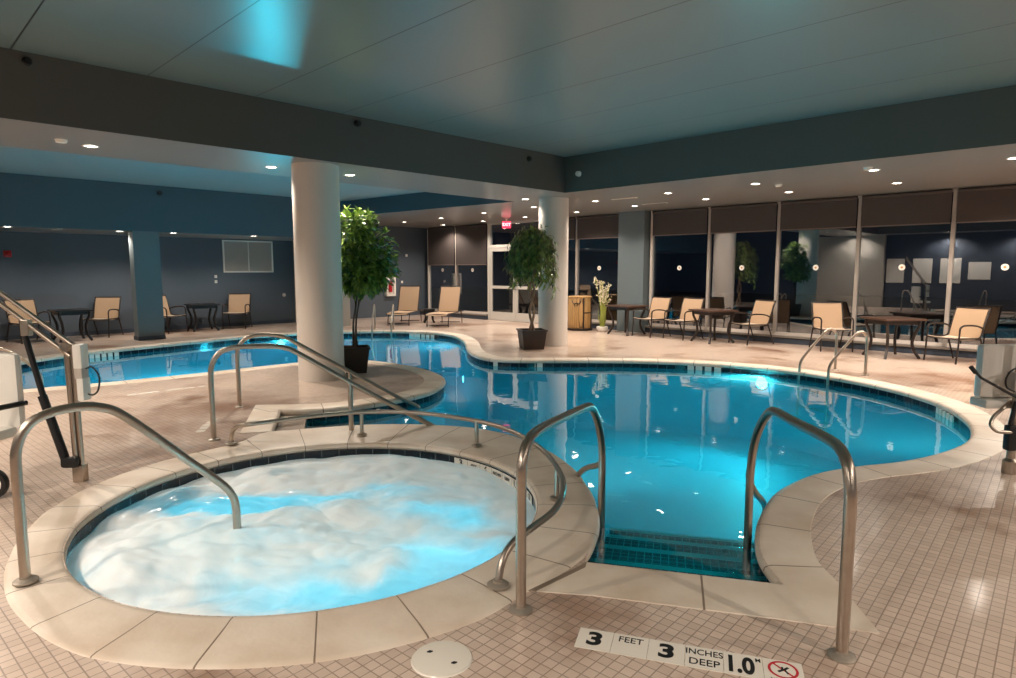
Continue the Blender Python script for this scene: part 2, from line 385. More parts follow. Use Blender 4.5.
# pool coping: a strip laid outwards from the pool edge, with a rounded nose
def coping_strip(path, width, spacing, start_override=None):
    bm = BM(); uvl = bm.loops.layers.uv.verify(); n = len(path); rows = []; s = 0.0
    prof = [(-.012, -.055), (-.022, -.03), (-.015, -.010), (.006, .001), (.03, .004), (width-.004, .004), (width, -.002)]
    for i, p in enumerate(path):
        a = path[max(i-1, 0)]; b = path[min(i+1, n-1)]
        d1 = (p-a).normalized() if i else (b-p).normalized(); d2 = (b-p).normalized() if i < n-1 else d1
        n1 = Vector((d1.y, -d1.x)); n2 = Vector((d2.y, -d2.x)); nn = (n1+n2).normalized(); k = min(1/max(nn.dot(n1), .35), 2.2)
        if i: s += (p-a).length
        row = []
        for w, z in prof:
            q = p + nn*w*k
            if w > .1 and i < 12: q = p + nn*(w+.05)
            elif w > .1: q = p + nn*(w-.02)*k
            if i == 0 and start_override is not None and w > .1: q = start_override
            if i == 12 and w > .1: q = Vector((1.625, 2.635))
            row.append(bm.verts.new((q.x, q.y, z)))
        rows.append((row, s))
    for (a, sa), (b, sb) in zip(rows, rows[1:]):
        for j in range(len(prof)-1):
            f = bm.faces.new((a[j], b[j], b[j+1], a[j+1]))
            for lp, q in zip(f.loops, ((sa, j), (sb, j), (sb, j+1), (sa, j+1))): lp[uvl].uv = (q[0]/spacing, q[1])
    return bm
struct(obj('pool_coping_trim', coping_strip(pool_path, .31, .6, Vector((.10, 3.01))), M['coping'], smooth=50))
bm = BM(); uvl = bm.loops.layers.uv.verify(); rows = []
for k in range(0, 145):
    dg = -150 + k*2.5; ro = rad_out(dg); row = []
    for r, z in ((SPA_R+.012, -.055), (SPA_R-.010, -.03), (SPA_R-.004, -.006), (SPA_R+.014, .005), (SPA_R+.04, .008), (ro-.03, .008), (ro-.006, .005), (ro+.012, -.008), (ro+.015, -.03), (ro, -.055)):
        p = spa_pt(dg, r); row.append(bm.verts.new((p.x, p.y, z)))
    rows.append((row, dg/14.4))
for (a, sa), (b, sb) in zip(rows, rows[1:]):
    for j in range(len(a)-1):
        f = bm.faces.new((a[j], a[j+1], b[j+1], b[j]))
        for lp, q in zip(f.loops, (sa, sa, sb, sb)): lp[uvl].uv = (q+.22, 0)
bmesh.ops.remove_doubles(bm, verts=bm.verts, dist=.0004)
struct(obj('spa_coping_trim', bm, M['coping'], smooth=50))

# pool shell
ZW = -.125
bm = BM(); wall_strip(bm, pool_loop, -.24, -.05); struct(obj('pool_waterline_trim', bm, M['band']))
bm = BM(); wall_strip(bm, pool_loop, -1.25, -.24); poly_face(bm, [pool_loop], -1.25); struct(obj('pool_floor', bm, M['plaster']))
bm = BM(); poly_face(bm, [pool_loop], ZW); struct(obj('pool_water', bm, M['water']))
bm = BM(); wall_strip(bm, spa_loop, -.26, -.05); struct(obj('spa_waterline_trim', bm, M['band']))
bm = BM(); wall_strip(bm, spa_loop, -1.0, -.26); poly_face(bm, [spa_loop], -1.0); struct(obj('spa_floor', bm, M['spa_plaster']))

# steps down from the near edge, tiled treads with a pale nosing
sd = (B0-A0).normalized(); sn = Vector((-sd.y, sd.x))
def step_box(bm, o, d, n, w0, w1, s0, s1, z0, z1):
    vs = [bm.verts.new((o.x + d.x*w + n.x*s, o.y + d.y*w + n.y*s, z)) for z in (z0, z1) for w, s in ((w0, s0), (w1, s0), (w1, s1), (w0, s1))]
    for q in ((0,3,2,1),(4,5,6,7),(0,1,5,4),(1,2,6,5),(2,3,7,6),(3,0,4,7)): bm.faces.new([vs[i] for i in q])
bm = BM(); bn = BM()
zs = [(-.165, .41), (-.26, .84), (-.345, 1.21), (-.42, 1.52)]; p0 = 0.0
for z, s1 in zs:
    step_box(bm, A0, sd, sn, .0, 1.28, p0, s1-.05, -1.2, z); step_box(bn, A0, sd, sn, .0, 1.28, s1-.05, s1, -1.2, z+.002); p0 = s1
st = struct(obj('pool_steps', bm, M['pooltile'])); struct(obj('step_nosing_trim', bn, pbr('nosing', '#e6f2f2', .4), st))
# steps between the peninsula and the spa
ed = (E2-E1).normalized(); en = Vector((-ed.y, ed.x))
bm = BM(); step_box(bm, E1, ed, en, .0, .96, 0, .30, -1.2, -.06)
struct(obj('entry_step', bm, M['coping']))
bm = BM()
for s0, s1, z in ((.30, .62, -.30), (.62, .94, -.55), (.94, 1.26, -.8)): step_box(bm, E1, ed, en, .02, .86, s0, s1, -1.2, z)
struct(obj('entry_steps_floor', bm, M['pooltile']))

# walls
def wbox(name, u0, u1, v0, v1, z0, z1, m, kind=True, parent=None):
    bm = BM(); uvbox(bm, u0, u1, v0, v1, z0, z1); o = obj(name, bm, m, parent)
    if kind: struct(o)
    return o
wbox('wall_far', UB-.2, UW+.2, VF, VF+.2, -.1, 3.9, M['wall_blue'])
wbox('baseboard_far', UB, 9.1, VF-.015, VF, 0, .1, M['wall_dark'])
wbox('wall_opposite', UB-.2, UB, VB-.2, VF, -.1, 3.9, M['wall_dark'])
wbox('wall_opposite_grey', UB, UB+.25, 7.9, 11.4, 0, ZS, M['pier'])
wbox('wall_behind', UB, UW, VB-.2, VB, -.1, 3.9, M['wall_dark'])
wbox('niche_pier_wall', 9.2, 9.72, 15.95, VF, 0, ZS, M['pier'])
wbox('niche_column', 4.30, 4.84, 15.95, 16.27, .09, ZN, M['pillar_blue'])
wbox('niche_column_baseboard', 4.285, 4.855, 15.935, 16.285, 0, .09, M['wall_dark'])
wbox('window_pillar_wall', UW-.28, UW+.1, 8.93, 9.70, 0, ZS, M['pillar_blue'])
# ceilings: a high tray over the pool, a second tray over the far lobe, a glossy soffit round both
wbox('ceiling', -1.6, 9.75, -2.0, 8.1, ZT, ZT+.1, M['ceil'])
wbox('ceiling_far_tray', UB, 10.4, 9.6, 16.1, ZT2, ZT2+.1, M['ceil_far'])
bm = BM()
def quad(bm, pts, z): bm.faces.new([bm.verts.new((*W(u, v).xy, z)) for u, v in pts])
UR = 9.63; VL = 8.01; VL2 = 9.80
bm = BM(); quad(bm, [(UB, VL), (UR, VL), (UR, VL2), (UB, VL2)], ZS)
quad(bm, [(UR, VB), (UW+.1, VB), (UW+.1, VL2), (UR, VL2)], ZS)
quad(bm, [(10.08, VL2), (UW+.1, VL2), (UW+.1, VF), (9.55, VF), (9.55, 15.95)], ZS)
quad(bm, [(UB, VB), (UR, VB), (UR, -1.9), (UB, -1.9)], ZS); quad(bm, [(UB, -1.9), (-1.5, -1.9), (-1.5, VL), (UB, VL)], ZS)
struct(obj('ceiling_soffit', bm, M['soffit']))
def vface(name, pts, z0, z1, th, m):
    """a vertical band of the ceiling between two plan points, th thick (to the right of the direction)"""
    (u0, v0), (u1, v1) = pts; d = Vector((u1-u0, v1-v0)).normalized(); n = Vector((d.y, -d.x))*th
    bm = BM(); q = [(u0, v0), (u1, v1), (u1+n.x, v1+n.y), (u0+n.x, v0+n.y)]
    lo = [bm.verts.new((*W(*p).xy, z0)) for p in q]; hi = [bm.verts.new((*W(*p).xy, z1)) for p in q]
    bm.faces.new(lo); bm.faces.new(hi)
    for i in range(4): bm.faces.new((lo[i], lo[(i+1) % 4], hi[(i+1) % 4], hi[i]))
    return struct(obj(name, bm, m))
E_ = .003
vface('ceiling_beam_left', ((UR, VL), (UB, VL)), ZS+E_, ZT+.05, .12, M['beam'])
vface('ceiling_beam_right', ((UR, -1.9), (UR, VL)), ZS+E_, ZT+.05, .12, M['beam_pool_lit'])
vface('ceiling_beam_near', ((-1.5, -1.9), (UR, -1.9)), ZS+E_, ZT+.05, .12, M['beam'])
vface('ceiling_beam_side', ((-1.5, VL), (-1.5, -1.9)), ZS+E_, ZT+.05, .12, M['beam'])
vface('ceiling_tray_side', ((UB, VL2), (10.08, VL2)), ZS+E_, ZT2+.05, .1, M['fascia_blue'])
vface('ceiling_tray_end', ((10.08, VL2), (9.55, 15.95)), ZS+E_, ZT2+.05, .1, M['fascia_blue'])
vface('ceiling_fascia', ((9.6, 15.95), (UB, 15.95)), ZN, ZT2+.05, .12, M['fascia_blue'])
wbox('ceiling_niche', UB, 9.22, 16.0, VF, ZN+.002, ZN+.1, M['soffit'])
# two round columns
def column(x, y, r):
    bm = BM(); lathe(bm, [(r, 0), (r, ZS)], 48, (x, y, 0)); o = struct(obj('round_column', bm, M['col'], smooth=True))
    return o
column(-2.735, 9.27, .325); column(.95, 13.5, .31)
# world outside the glass
bm = BM(); uvbox(bm, UW+.1, UW+30, -25, 45, -.2, -.05); struct(obj('ground_outside', bm, M['outside']))

# ------------------------------------------------------------------ window wall
CURB = .17
bm = BM(); uvbox(bm, UW-.14, UW+.1, VB, 12.4, 0, CURB-.045); uvbox(bm, UW-.14, UW+.1, 14.85, VF, 0, CURB-.045); struct(obj('window_curb_wall', bm, M['wall_dark']))
bm = BM(); uvbox(bm, UW-.17, UW+.1, VB, 12.4, CURB-.045, CURB, .008); uvbox(bm, UW-.17, UW+.1, 14.85, VF, CURB-.045, CURB, .008); struct(obj('window_sill_trim', bm, pbr('sill', '#7d756c', .35)))
wins = [(-.64, .95), (.95, 2.54), (2.54, 4.11), (4.11, 5.70), (5.70, 7.31), (7.31, 8.86), (9.74, 11.26), (11.26, 12.42), (14.82, 16.40), (16.40, 17.88)]
blind_z = [2.42, 2.42, 2.42, 2.42, 2.42, 2.42, 2.42, 2.42, 1.74, 1.74]
wname = ['beyond the right frame edge', 'beside the far right chair', 'behind the rightmost wooden table', 'behind the near pool ladder',
         'behind the side-on lone chair', 'just right of the pale blue pillar', 'behind the tall flowers', 'behind the farther round column', 'just left of the glass door', 'in the far corner behind the loungers']
for i, ((v0, v1), bz) in enumerate(zip(wins, blind_z)):
    bm = BM(); t = .032
    uvbox(bm, UW-.05, UW+.05, v0-t, v0+t, CURB, ZS, .004); uvbox(bm, UW-.05, UW+.05, v1-t, v1+t, CURB, ZS, .004)
    uvbox(bm, UW-.04, UW+.04, v0+t, v1-t, CURB, CURB+.06); uvbox(bm, UW-.04, UW+.04, v0+t, v1-t, ZS-.05, ZS-.003)
    wf = struct(obj('window_%d' % (i+1), bm, M['frame']))
    bm = BM(); uvbox(bm, UW-.004, UW+.004, v0+t, v1-t, CURB+.06, ZS-.05); struct(obj('pane', bm, M['pane'], wf))
    # blind on the room side
    r = thing('roller_blind', 'brown roller blind half down, in the window ' + wname[i], 'blind', W(UW-.075, (v0+v1)/2, bz), ROOM_ROT, 'brown roller blinds on the windows')
    hw = (v1-v0)/2 - .045
    bm = BM(); box(bm, (-.002, -hw, .02), (.002, hw, ZS-bz-.06)); obj('blind_fabric', bm, M['blind'], r)
    bm = BM(); box(bm, (-.011, -hw, 0), (.011, hw, .022), bev=.004); obj('bottom_rail', bm, pbr('rail_bronze', '#6b5d55', .4) if i == 0 else bpy.data.materials['rail_bronze'], r)
    bm = BM(); tube(bm, [(0, -hw, ZS-bz-.045), (0, hw, ZS-bz-.045)], .034, 14); obj('roller_tube', bm, M['blind'], r)
    # round frosted sticker
    d = BM(); lathe(d, [(0, 0), (.052, 0), (.058, .002), (.058, .004), (0, .004)], 24)
    bmesh.ops.transform(d, matrix=Matrix.Rotation(-PI/2, 4, 'Y'), verts=d.verts)
    k = thing('window_sticker', 'round white sticker on the window glass ' + wname[i], 'sticker', W(UW-.0045, (v0+v1)/2, 1.63 if i < 8 else 1.58), ROOM_ROT, 'round stickers on the window panes')
    obj('disc', d, M['white'], k, smooth=True)
    d = BM(); lathe(d, [(0, .004), (.022, .004), (.022, .0052), (0, .0052)], 16); bmesh.ops.transform(d, matrix=Matrix.Rotation(-PI/2, 4, 'Y'), verts=d.verts)
    obj('emblem', d, pbr('emblem_amber', '#b98a56', .6) if i == 0 else bpy.data.materials['emblem_amber'], k, smooth=True)

# glass double door with transom
DV = [12.50, 13.62, 14.74]; DH = 2.27
bm = BM()
uvbox(bm, UW-.07, UW+.05, 12.42, 12.50, 0, ZS, .004); uvbox(bm, UW-.07, UW+.05, 14.74, 14.82, 0, ZS, .004); uvbox(bm, UW-.07, UW+.05, 12.50, 14.74, DH, DH+.09); uvbox(bm, UW-.06, UW+.05, 12.5, 14.74, ZS-.06, ZS-.003)
tr = struct(obj('door_frame_trim', bm, M['doorframe'])); bm = BM(); uvbox(bm, UW-.004, UW+.004, 12.5, 14.74, DH+.09, ZS-.06); struct(obj('transom_pane', bm, M['pane'], tr))
for i, (a, b) in enumerate(zip(DV, DV[1:])):
    bm = BM(); s = .10
    uvbox(bm, UW-.055, UW-.005, a+.006, a+s, .01, DH-.005, .003); uvbox(bm, UW-.055, UW-.005, b-s, b-.006, .01, DH-.005, .003)
    for z0, z1 in ((.01, .27), (1.0, 1.09), (DH-.11, DH-.005)): uvbox(bm, UW-.055, UW-.005, a+s, b-s, z0, z1)
    d = struct(obj('door_%d' % (i+1), bm, M['doorframe']))
    bm = BM(); uvbox(bm, UW-.034, UW-.026, a+s, b-s, .27, 1.0); uvbox(bm, UW-.034, UW-.026, a+s, b-s, 1.09, DH-.11); struct(obj('door_pane', bm, M['pane'], d))
    bm = BM(); hv = (b-.05) if i == 0 else (a+.05)
    tube(bm, fillet([W(UW-.055, hv, .98), W(UW-.115, hv, .98), W(UW-.115, hv, 1.22), W(UW-.055, hv, 1.22)], .03), .012, 8); struct(obj('door_handle', bm, M['black'], d, smooth=True))

# ------------------------------------------------------------------ downlights
def make_spot(parent, e, ang, blend=.55, rad=.05, col=(1, .87, .745), loc=(0, 0, -.03)):
    l = bpy.data.lights.new('downlight_lamp', 'SPOT'); l.energy = e; l.spot_size = math.radians(ang); l.spot_blend = blend; l.shadow_soft_size = rad; l.color = col
    o = bpy.data.objects.new('downlight_lamp', l); C.objects.link(o); o.parent = parent; o.location = loc; return o
proto_dl = None
def downlight(x, y, z, label, e=230, ang=140, group='recessed ceiling downlights'):
    global proto_dl
    if proto_dl is None:
        t = thing('downlight', label, 'downlight', (x, y, z), 0, group)
        bm = BM(); lathe(bm, [(.088, -.001), (.088, -.007), (.080, -.010), (.068, -.006), (.064, -.001)], 28); obj('trim_ring', bm, M['white'], t, smooth=True)
        bm = BM(); lathe(bm, [(0, -.0035), (.05, -.004), (.066, -.0015)], 24); obj('lamp_lens', bm, M['lens'], t, smooth=True)
        proto_dl = t
    else:
        t = dup(proto_dl, (x, y, z), 0, label, group)
    make_spot_list.append((t, e, ang))
make_spot_list = []
rowB = [(12.52,3.11),(12.51,4.91),(12.52,6.61),(12.70,8.48),(12.97,10.4),(13.18,12.4),(13.35,14.3),(13.55,16.43)]
rowA = [(10.84,1.34),(10.67,2.96),(10.93,4.86),(11.04,6.62),(11.21,8.48),(11.25,10.3),(11.51,12.29),(11.75,14.33),(11.92,16.33)]
nth = ['first', 'second', 'third', 'fourth', 'fifth', 'sixth', 'seventh', 'eighth', 'ninth']
for i, (u, v) in enumerate(rowB): downlight(*W(u, v, ZS), 'lit recessed downlight, %s from the right in the row nearest the windows' % nth[i], 145)
for i, (u, v) in enumerate(rowA): downlight(*W(u, v, ZS), 'lit recessed downlight, %s from the right in the row nearer the pool' % nth[i], 190)
downlight(*W(9.87, 9.28, ZS), 'lit recessed downlight in the soffit before the farther round column', 70)
downlight(*W(5.48, 8.9, ZS), 'lit recessed downlight in the left soffit, right of the nearer column')
downlight(*W(4.27, 9.02, ZS), 'lit downlight in the left soffit, left of the nearer column')
downlight(*W(2.05, 9.04, ZS), 'lit recessed downlight in the left soffit farthest to the left')
for (u, v), nm in zip([(2.15, 16.3), (4.17, 16.4), (5.26, 16.3), (7.18, 16.3)], ['near the red alarm', 'just left of the blue niche column', 'just right of the blue niche column', 'above the white wall louver']):
    downlight(*W(u, v, ZN), 'small lit downlight in the low niche ceiling ' + nm, 120, 150)
# unseen downlights added beyond the frame to brighten the near deck
for u, v in [(2.2, -3.0), (5.0, -3.0), (8.0, -3.0), (11, -3.0), (11, -.8), (12.5, 1.3), (12.5, -.9), (-2.1, .8), (-2.1, 3.2), (-2.1, 5.6), (.2, 8.9), (-2.1, 8.9), (-.5, -3.0)]:
    downlight(*W(u, v, ZS), 'added unseen downlight outside the frame, lighting the near deck', 360, 150, 'added downlights for the near deck, out of frame')
for t, e, ang in make_spot_list: make_spot(t, e, ang)

# underwater lamps
def pool_lamp(x, y, z, dirx, diry, e, label, name='underwater_lamp', col=(.55, .95, 1), lens=True, spot=165, tilt=12):
    d = Vector((dirx, diry, 0)).normalized()
    t = thing(name, label, 'pool light', (x, y, z), math.atan2(d.y, d.x))
    R = Matrix.Rotation(PI/2, 4, 'Y')
    if lens:
        bm = BM(); lathe(bm, [(0, .03), (.07, .026), (.10, .012)], 24, M=R); obj('lamp_lens', bm, M['pool_lens'], t, smooth=True)
        bm = BM(); lathe(bm, [(.10, .0), (.125, .002), (.13, .014), (.10, .018)], 24, M=R); obj('rim_ring', bm, M['steel'], t, smooth=True)
    l = bpy.data.lights.new('pool_lamp', 'SPOT'); l.energy = e; l.spot_size = math.radians(spot); l.spot_blend = .8; l.shadow_soft_size = .12; l.color = col
    o = bpy.data.objects.new('pool_lamp', l); C.objects.link(o); o.parent = t; o.location = (.06, 0, 0); o.rotation_euler = (0, -PI/2 + math.radians(tilt), 0)
    return t
pool_lamp(4.13, 10.25, -.245, -.75, -.65, 560, 'bright underwater lamp on the far right pool wall by the ladder', spot=150, tilt=-14)
pool_lamp(-5.62, 15.67, -.235, .61, -.79, 620, 'underwater lamp on the far wall of the left pool lobe', col=(.36, .84, 1))
pool_lamp(.5, 4.75, -.95, .6, 1, 75, 'added underwater fill lamp below the spa rim facing across the pool', spot=150, tilt=-30)  # added on an unseen wall to light the near water
pool_lamp(-1.0, 14.4, -.9, -.9, -.2, 330, 'added underwater fill lamp on the pool wall near the farther planter', spot=150, tilt=-25, col=(.4, .8, 1))  # added lamp, brightens the far arm of the pool
pool_lamp(2.5, 4.93, -1.05, -.3, 1, 18, 'added underwater fill lamp below the near right coping', spot=150, tilt=-30)  # weak added fill behind the near coping, out of sight
pool_lamp(4.1, 5.66, -1.0, -.2, 1, 90, 'added underwater fill lamp below the coping beside the right lift', spot=150, tilt=-30)  # unseen fill lamp added for the right end of the water
pool_lamp(-5.0, 9.55, -.6, -.6, .8, 330, 'added underwater fill lamp below the near edge of the left lobe', spot=150, tilt=-15, col=(.36, .84, 1))  # added out of sight to brighten the left lobe
for dg, e in ((-35, 29), (215, 32), (-85, 20)):  # spa lamps added out of view to light the water and foam
    p = spa_pt(dg, SPA_R-.02); q = SPA - p
    pool_lamp(p.x, p.y, -.55, q.x, q.y, e, 'added underwater fill lamp hidden in the foam of the spa, %s side' % {-35: 'right', 215: 'left', -85: 'near'}[dg], col=(.30, .9, 1))

# ------------------------------------------------------------------ spa foam
bm = BM(); NR, NA = 90, 260; fl = bm.verts.layers.float.new('foam')
def foam_h(x, y):
    p = Vector((x*1.7, y*1.7, 1.3)); q = Vector((x*1.1+2.0, y*1.5, 4.0))
    h = noise.fractal(p, .9, 2.1, 5)
    bil = sum(abs(noise.noise(Vector((x*f+7*f, y*f*1.25, f))))/f for f in (1.7, 3.3, 6.5))
    mound = max(0, 1 - ((x+.75)**2/.55 + (y+.60)**2/.45)); back = max(0, 1-((x+.0)**2/.7 + (y-1.2)**2/.12)); mid = max(0, 1-((x-.35)**2/.6 + (y-.1)**2/.08))
    return h*.03 + bil*.12 + mound*.075 + back*.03 + mid*.03
def foam_f(x, y):
    f = .66
    for cx, cy, a, b, k in ((-.80, .16, .55, .16, .50), (-.42, .32, .45, .14, .36), (.25, .46, .5, .13, .30), (.82, .02, .4, .20, .40), (1.02, -.62, .38, .28, .52), (.2, -1.10, .55, .22, .34), (.75, -1.05, .4, .2, .34), (-1.25, .3, .2, .25, .25)):
        d = ((x-cx+.12*noise.noise(Vector((x*3, y*3, 2))))**2/a**2 + (y-cy+.10*noise.noise(Vector((x*3, y*3, 9))))**2/b**2)
        f -= k*math.exp(-d*.9)
    return f + .10*noise.noise(Vector((x*2.2, y*2.8, 5)))
rings = []
for i in range(NR+1):
    r = (SPA_R-.004)*i/NR; ring = []
    for k in range(NA if i else 1):
        a = 2*PI*k/NA; x, y = r*math.cos(a), r*math.sin(a)
        edge = 1 - max(0, (i/NR-.84)/.16)*.55
        v = bm.verts.new((SPA.x+x, SPA.y+y, -.128 + foam_h(x, y)*edge)); v[fl] = foam_f(x, y); ring.append(v)
    rings.append(ring)
for k in range(NA): bm.faces.new((rings[0][0], rings[1][k], rings[1][(k+1) % NA]))
for a, b in zip(rings[1:], rings[2:]):
    for k in range(NA): bm.faces.new((a[k], b[k], b[(k+1) % NA], a[(k+1) % NA]))
fo = obj('spa_foam', bm, M['foam'], smooth=True); fo['kind'] = 'stuff'; tag(fo, 'churning white foam and glowing turquoise water filling the round spa', 'foam')

# ------------------------------------------------------------------ handrails
def flange(bm, p, r=.055):
    lathe(bm, [(r, 0), (r, .008), (r*.8, .016), (r*.5, .02), (r*.47, .03), (0, .03)], 24, p)
def rail_path(p, d, prof): return [Vector((p[0]+d[0]*s, p[1]+d[1]*s, z)) for s, z in prof]
R_ = .0245
def handrail(name, label, p, d, prof, feet=(0,), sub=5, posts=(), brace=None, r=R_, group=None, z0=0.0):
    t = thing(name, label, 'handrail', (0, 0, 0), 0, group)
    bm = BM(); tube(bm, crom(rail_path(p, d, prof), sub), r, 14); obj('rail', bm, M['steel'], t, smooth=True)
    for s in feet:
        bm = BM(); flange(bm, (p[0]+d[0]*s, p[1]+d[1]*s, z0)); obj('base_flange', bm, M['steel_plate'], t, smooth=True)
    for s, za, zb in posts:
        bm = BM(); tube(bm, [(p[0]+d[0]*s, p[1]+d[1]*s, za), (p[0]+d[0]*s, p[1]+d[1]*s, zb)], r, 14); obj('post', bm, M['steel'], t, smooth=True)
    if brace:
        bm = BM(); tube(bm, crom(brace, 6), r*.85, 12); obj('brace', bm, M['steel'], t, smooth=True)
    return t
def shift(prof, bend=.1): return prof
handrail('spa_handrail', 'steel handrail arching from the left rim of the spa down into the foam', (-2.43, 3.07), (.657, .754),
         [(0, .02), (0, .3), (0, .6), (.008, .70), (.04, .785), (.10, .84), (.19, .865), (.30, .868), (.38, .85), (.46, .81), (.60, .68), (.80, .475), (.97, .305), (1.05, .21), (1.085, .12), (1.09, -.02), (1.09, -.5)], z0=.02)
cp = Vector((.0615, 2.83))
handrail('pool_handrail', 'steel stair handrail left of the near pool steps, standing beside the spa', (.06, 2.83), (.402, .915),
         [(0, 0), (0, .3), (0, .6), (.01, .70), (.06, .775), (.15, .805), (.35, .805), (.7, .785), (1.0, .765), (1.12, .74), (1.22, .675), (1.32, .56), (1.385, .42), (1.40, .28), (1.40, .0), (1.40, -.3)],
         brace=[(.06+.402*1.40, 2.83+.915*1.40, .32), (.605, 4.2, .27), (.56, 4.55, .13), (.535, 4.9, -.06), (.53, 5.05, -.2)])
handrail('pool_handrail', 'steel stair handrail right of the near pool steps, standing beside the depth marker', (1.37, 2.47), (.079, .997),
         [(0, 0), (0, .3), (0, .6), (.008, .71), (.05, .80), (.14, .845), (.3, .848), (.6, .832), (.88, .822), (1.0, .80), (1.13, .71), (1.24, .58), (1.295, .44), (1.31, .3), (1.31, 0), (1.31, -.3)],
         brace=[(1.37+.079*1.31, 2.47+.997*1.31, .37), (1.50, 3.86, .29), (1.62, 4.05, .13), (1.80, 4.35, -.05), (1.86, 4.45, -.16)])
prE = [(0, 0), (0, .3), (0, .6), (.02, .72), (.08, .815), (.20, .862), (.35, .87), (.55, .865), (.68, .84), (.80, .775), (1.25, .485), (1.78, .16), (2.05, .0), (2.12, -.06), (2.15, -.14), (2.15, -.6)]
handrail('entry_handrail', 'steel handrail of the far pool entry, the nearer one beside the spa', (-2.75, 5.84), (.963, .271), prE, posts=[(1.25, -.65, .48)])
prF = [(0, 0), (0, .3), (0, .6), (.02, .70), (.08, .785), (.20, .83), (.33, .835), (.46, .82), (.58, .77), (.70, .695), (1.25, .36), (1.85, -.0), (2.02, -.09), (2.08, -.14), (2.10, -.22), (2.10, -.6)]
handrail('entry_handrail', 'steel handrail of the far pool entry, the farther one beside the round column', (-3.11, 7.28), (.963, .271), prF, posts=[(1.25, -.65, .355)])
# low guard rail curving along the back rim of the spa
t = thing('spa_guard_rail', 'low steel guard rail curving along the far and right rim of the spa', 'handrail')
g = [(-2.50, 5.64, .02), (-2.48, 5.62, .12), (-2.40, 5.55, .20), (-2.25, 5.50, .235), (-1.97, 5.68, .24), (-1.68, 5.85, .24), (-1.38, 5.95, .24), (-1.05, 5.96, .24), (-.75, 5.88, .24), (-.40, 5.68, .24), (-.10, 5.42, .24), (.12, 5.05, .24), (.27, 4.62, .24), (.34, 4.2, .24), (.345, 3.85, .24), (.27, 3.50, .235), (.12, 3.24, .225), (.02, 3.13, .19), (-.03, 3.07, .12), (-.05, 3.03, .02)]
bm = BM(); tube(bm, crom(g, 5), .0195, 14); obj('rail', bm, M['steel'], t, smooth=True)
for p in ((-2.50, 5.64), (-.05, 3.03)): bm = BM(); flange(bm, (*p, .02)); obj('base_flange', bm, M['steel_plate'], t, smooth=True)
for p in ((-1.39, 5.95), (-.28, 5.58), (.335, 4.25)):
    bm = BM(); tube(bm, [(*p, .02), (*p, .24)], .018, 12); lathe(bm, [(.045, .02), (.045, .03), (.02, .04), (0, .04)], 20, (*p, 0)); obj('post', bm, M['steel'], t, smooth=True)

# pool ladders: two rails with treads
def ladder(label, a, b, out, top, depth=.75, zt=.66):
    """a, b: the two rails where they meet the pool wall; out: unit direction onto the deck"""
    t = thing('pool_ladder', label, 'ladder', (0, 0, 0), 0, 'grab-rail ladders round the pool'); o = Vector(out).normalized()
    for p in (a, b):
        p = Vector(p); q = lambda s, z: (p.x+o.x*s, p.y+o.y*s, z)
        bm = BM(); tube(bm, crom([q(-.06, -.9), q(-.06, -.3), q(-.06, .0), q(-.04, .16), q(.06, .30), q(.22, .47), q(.36, zt-.05), q(.45, zt), q(.53, zt-.03), q(.57, zt-.12), q(.575, .35), q(.575, .0)], 4), .021, 12)
        obj('grab_rail', bm, M['steel'], t, smooth=True)
        bm = BM(); flange(bm, q(.575, 0)); obj('base_flange', bm, M['steel'], t, smooth=True)
    for z in (-.28, -.55, -.82):
        bm = BM(); A, B = Vector(a), Vector(b); d = (B-A).normalized()
        step_box(bm, A, d, o, 0, (B-A).length, -.10, -.03, z, z+.025); obj('tread', bm, M['steel'], t)
    return t
ladder('steel grab-rail ladder on the right side of the pool by the bright lamp', (4.62, 9.90), (4.83, 9.42), (.965, .20), 0)
ladder('steel grab-rail ladder at the far end of the pool by the loungers', (-3.52, 16.5), (-3.02, 16.5), (-.08, .99), 0)
ladder('steel grab-rail ladder at the left end of the pool beside the lift', (-6.44, 8.62), (-6.95, 8.6), (-.62, -.78), 0, zt=.6)

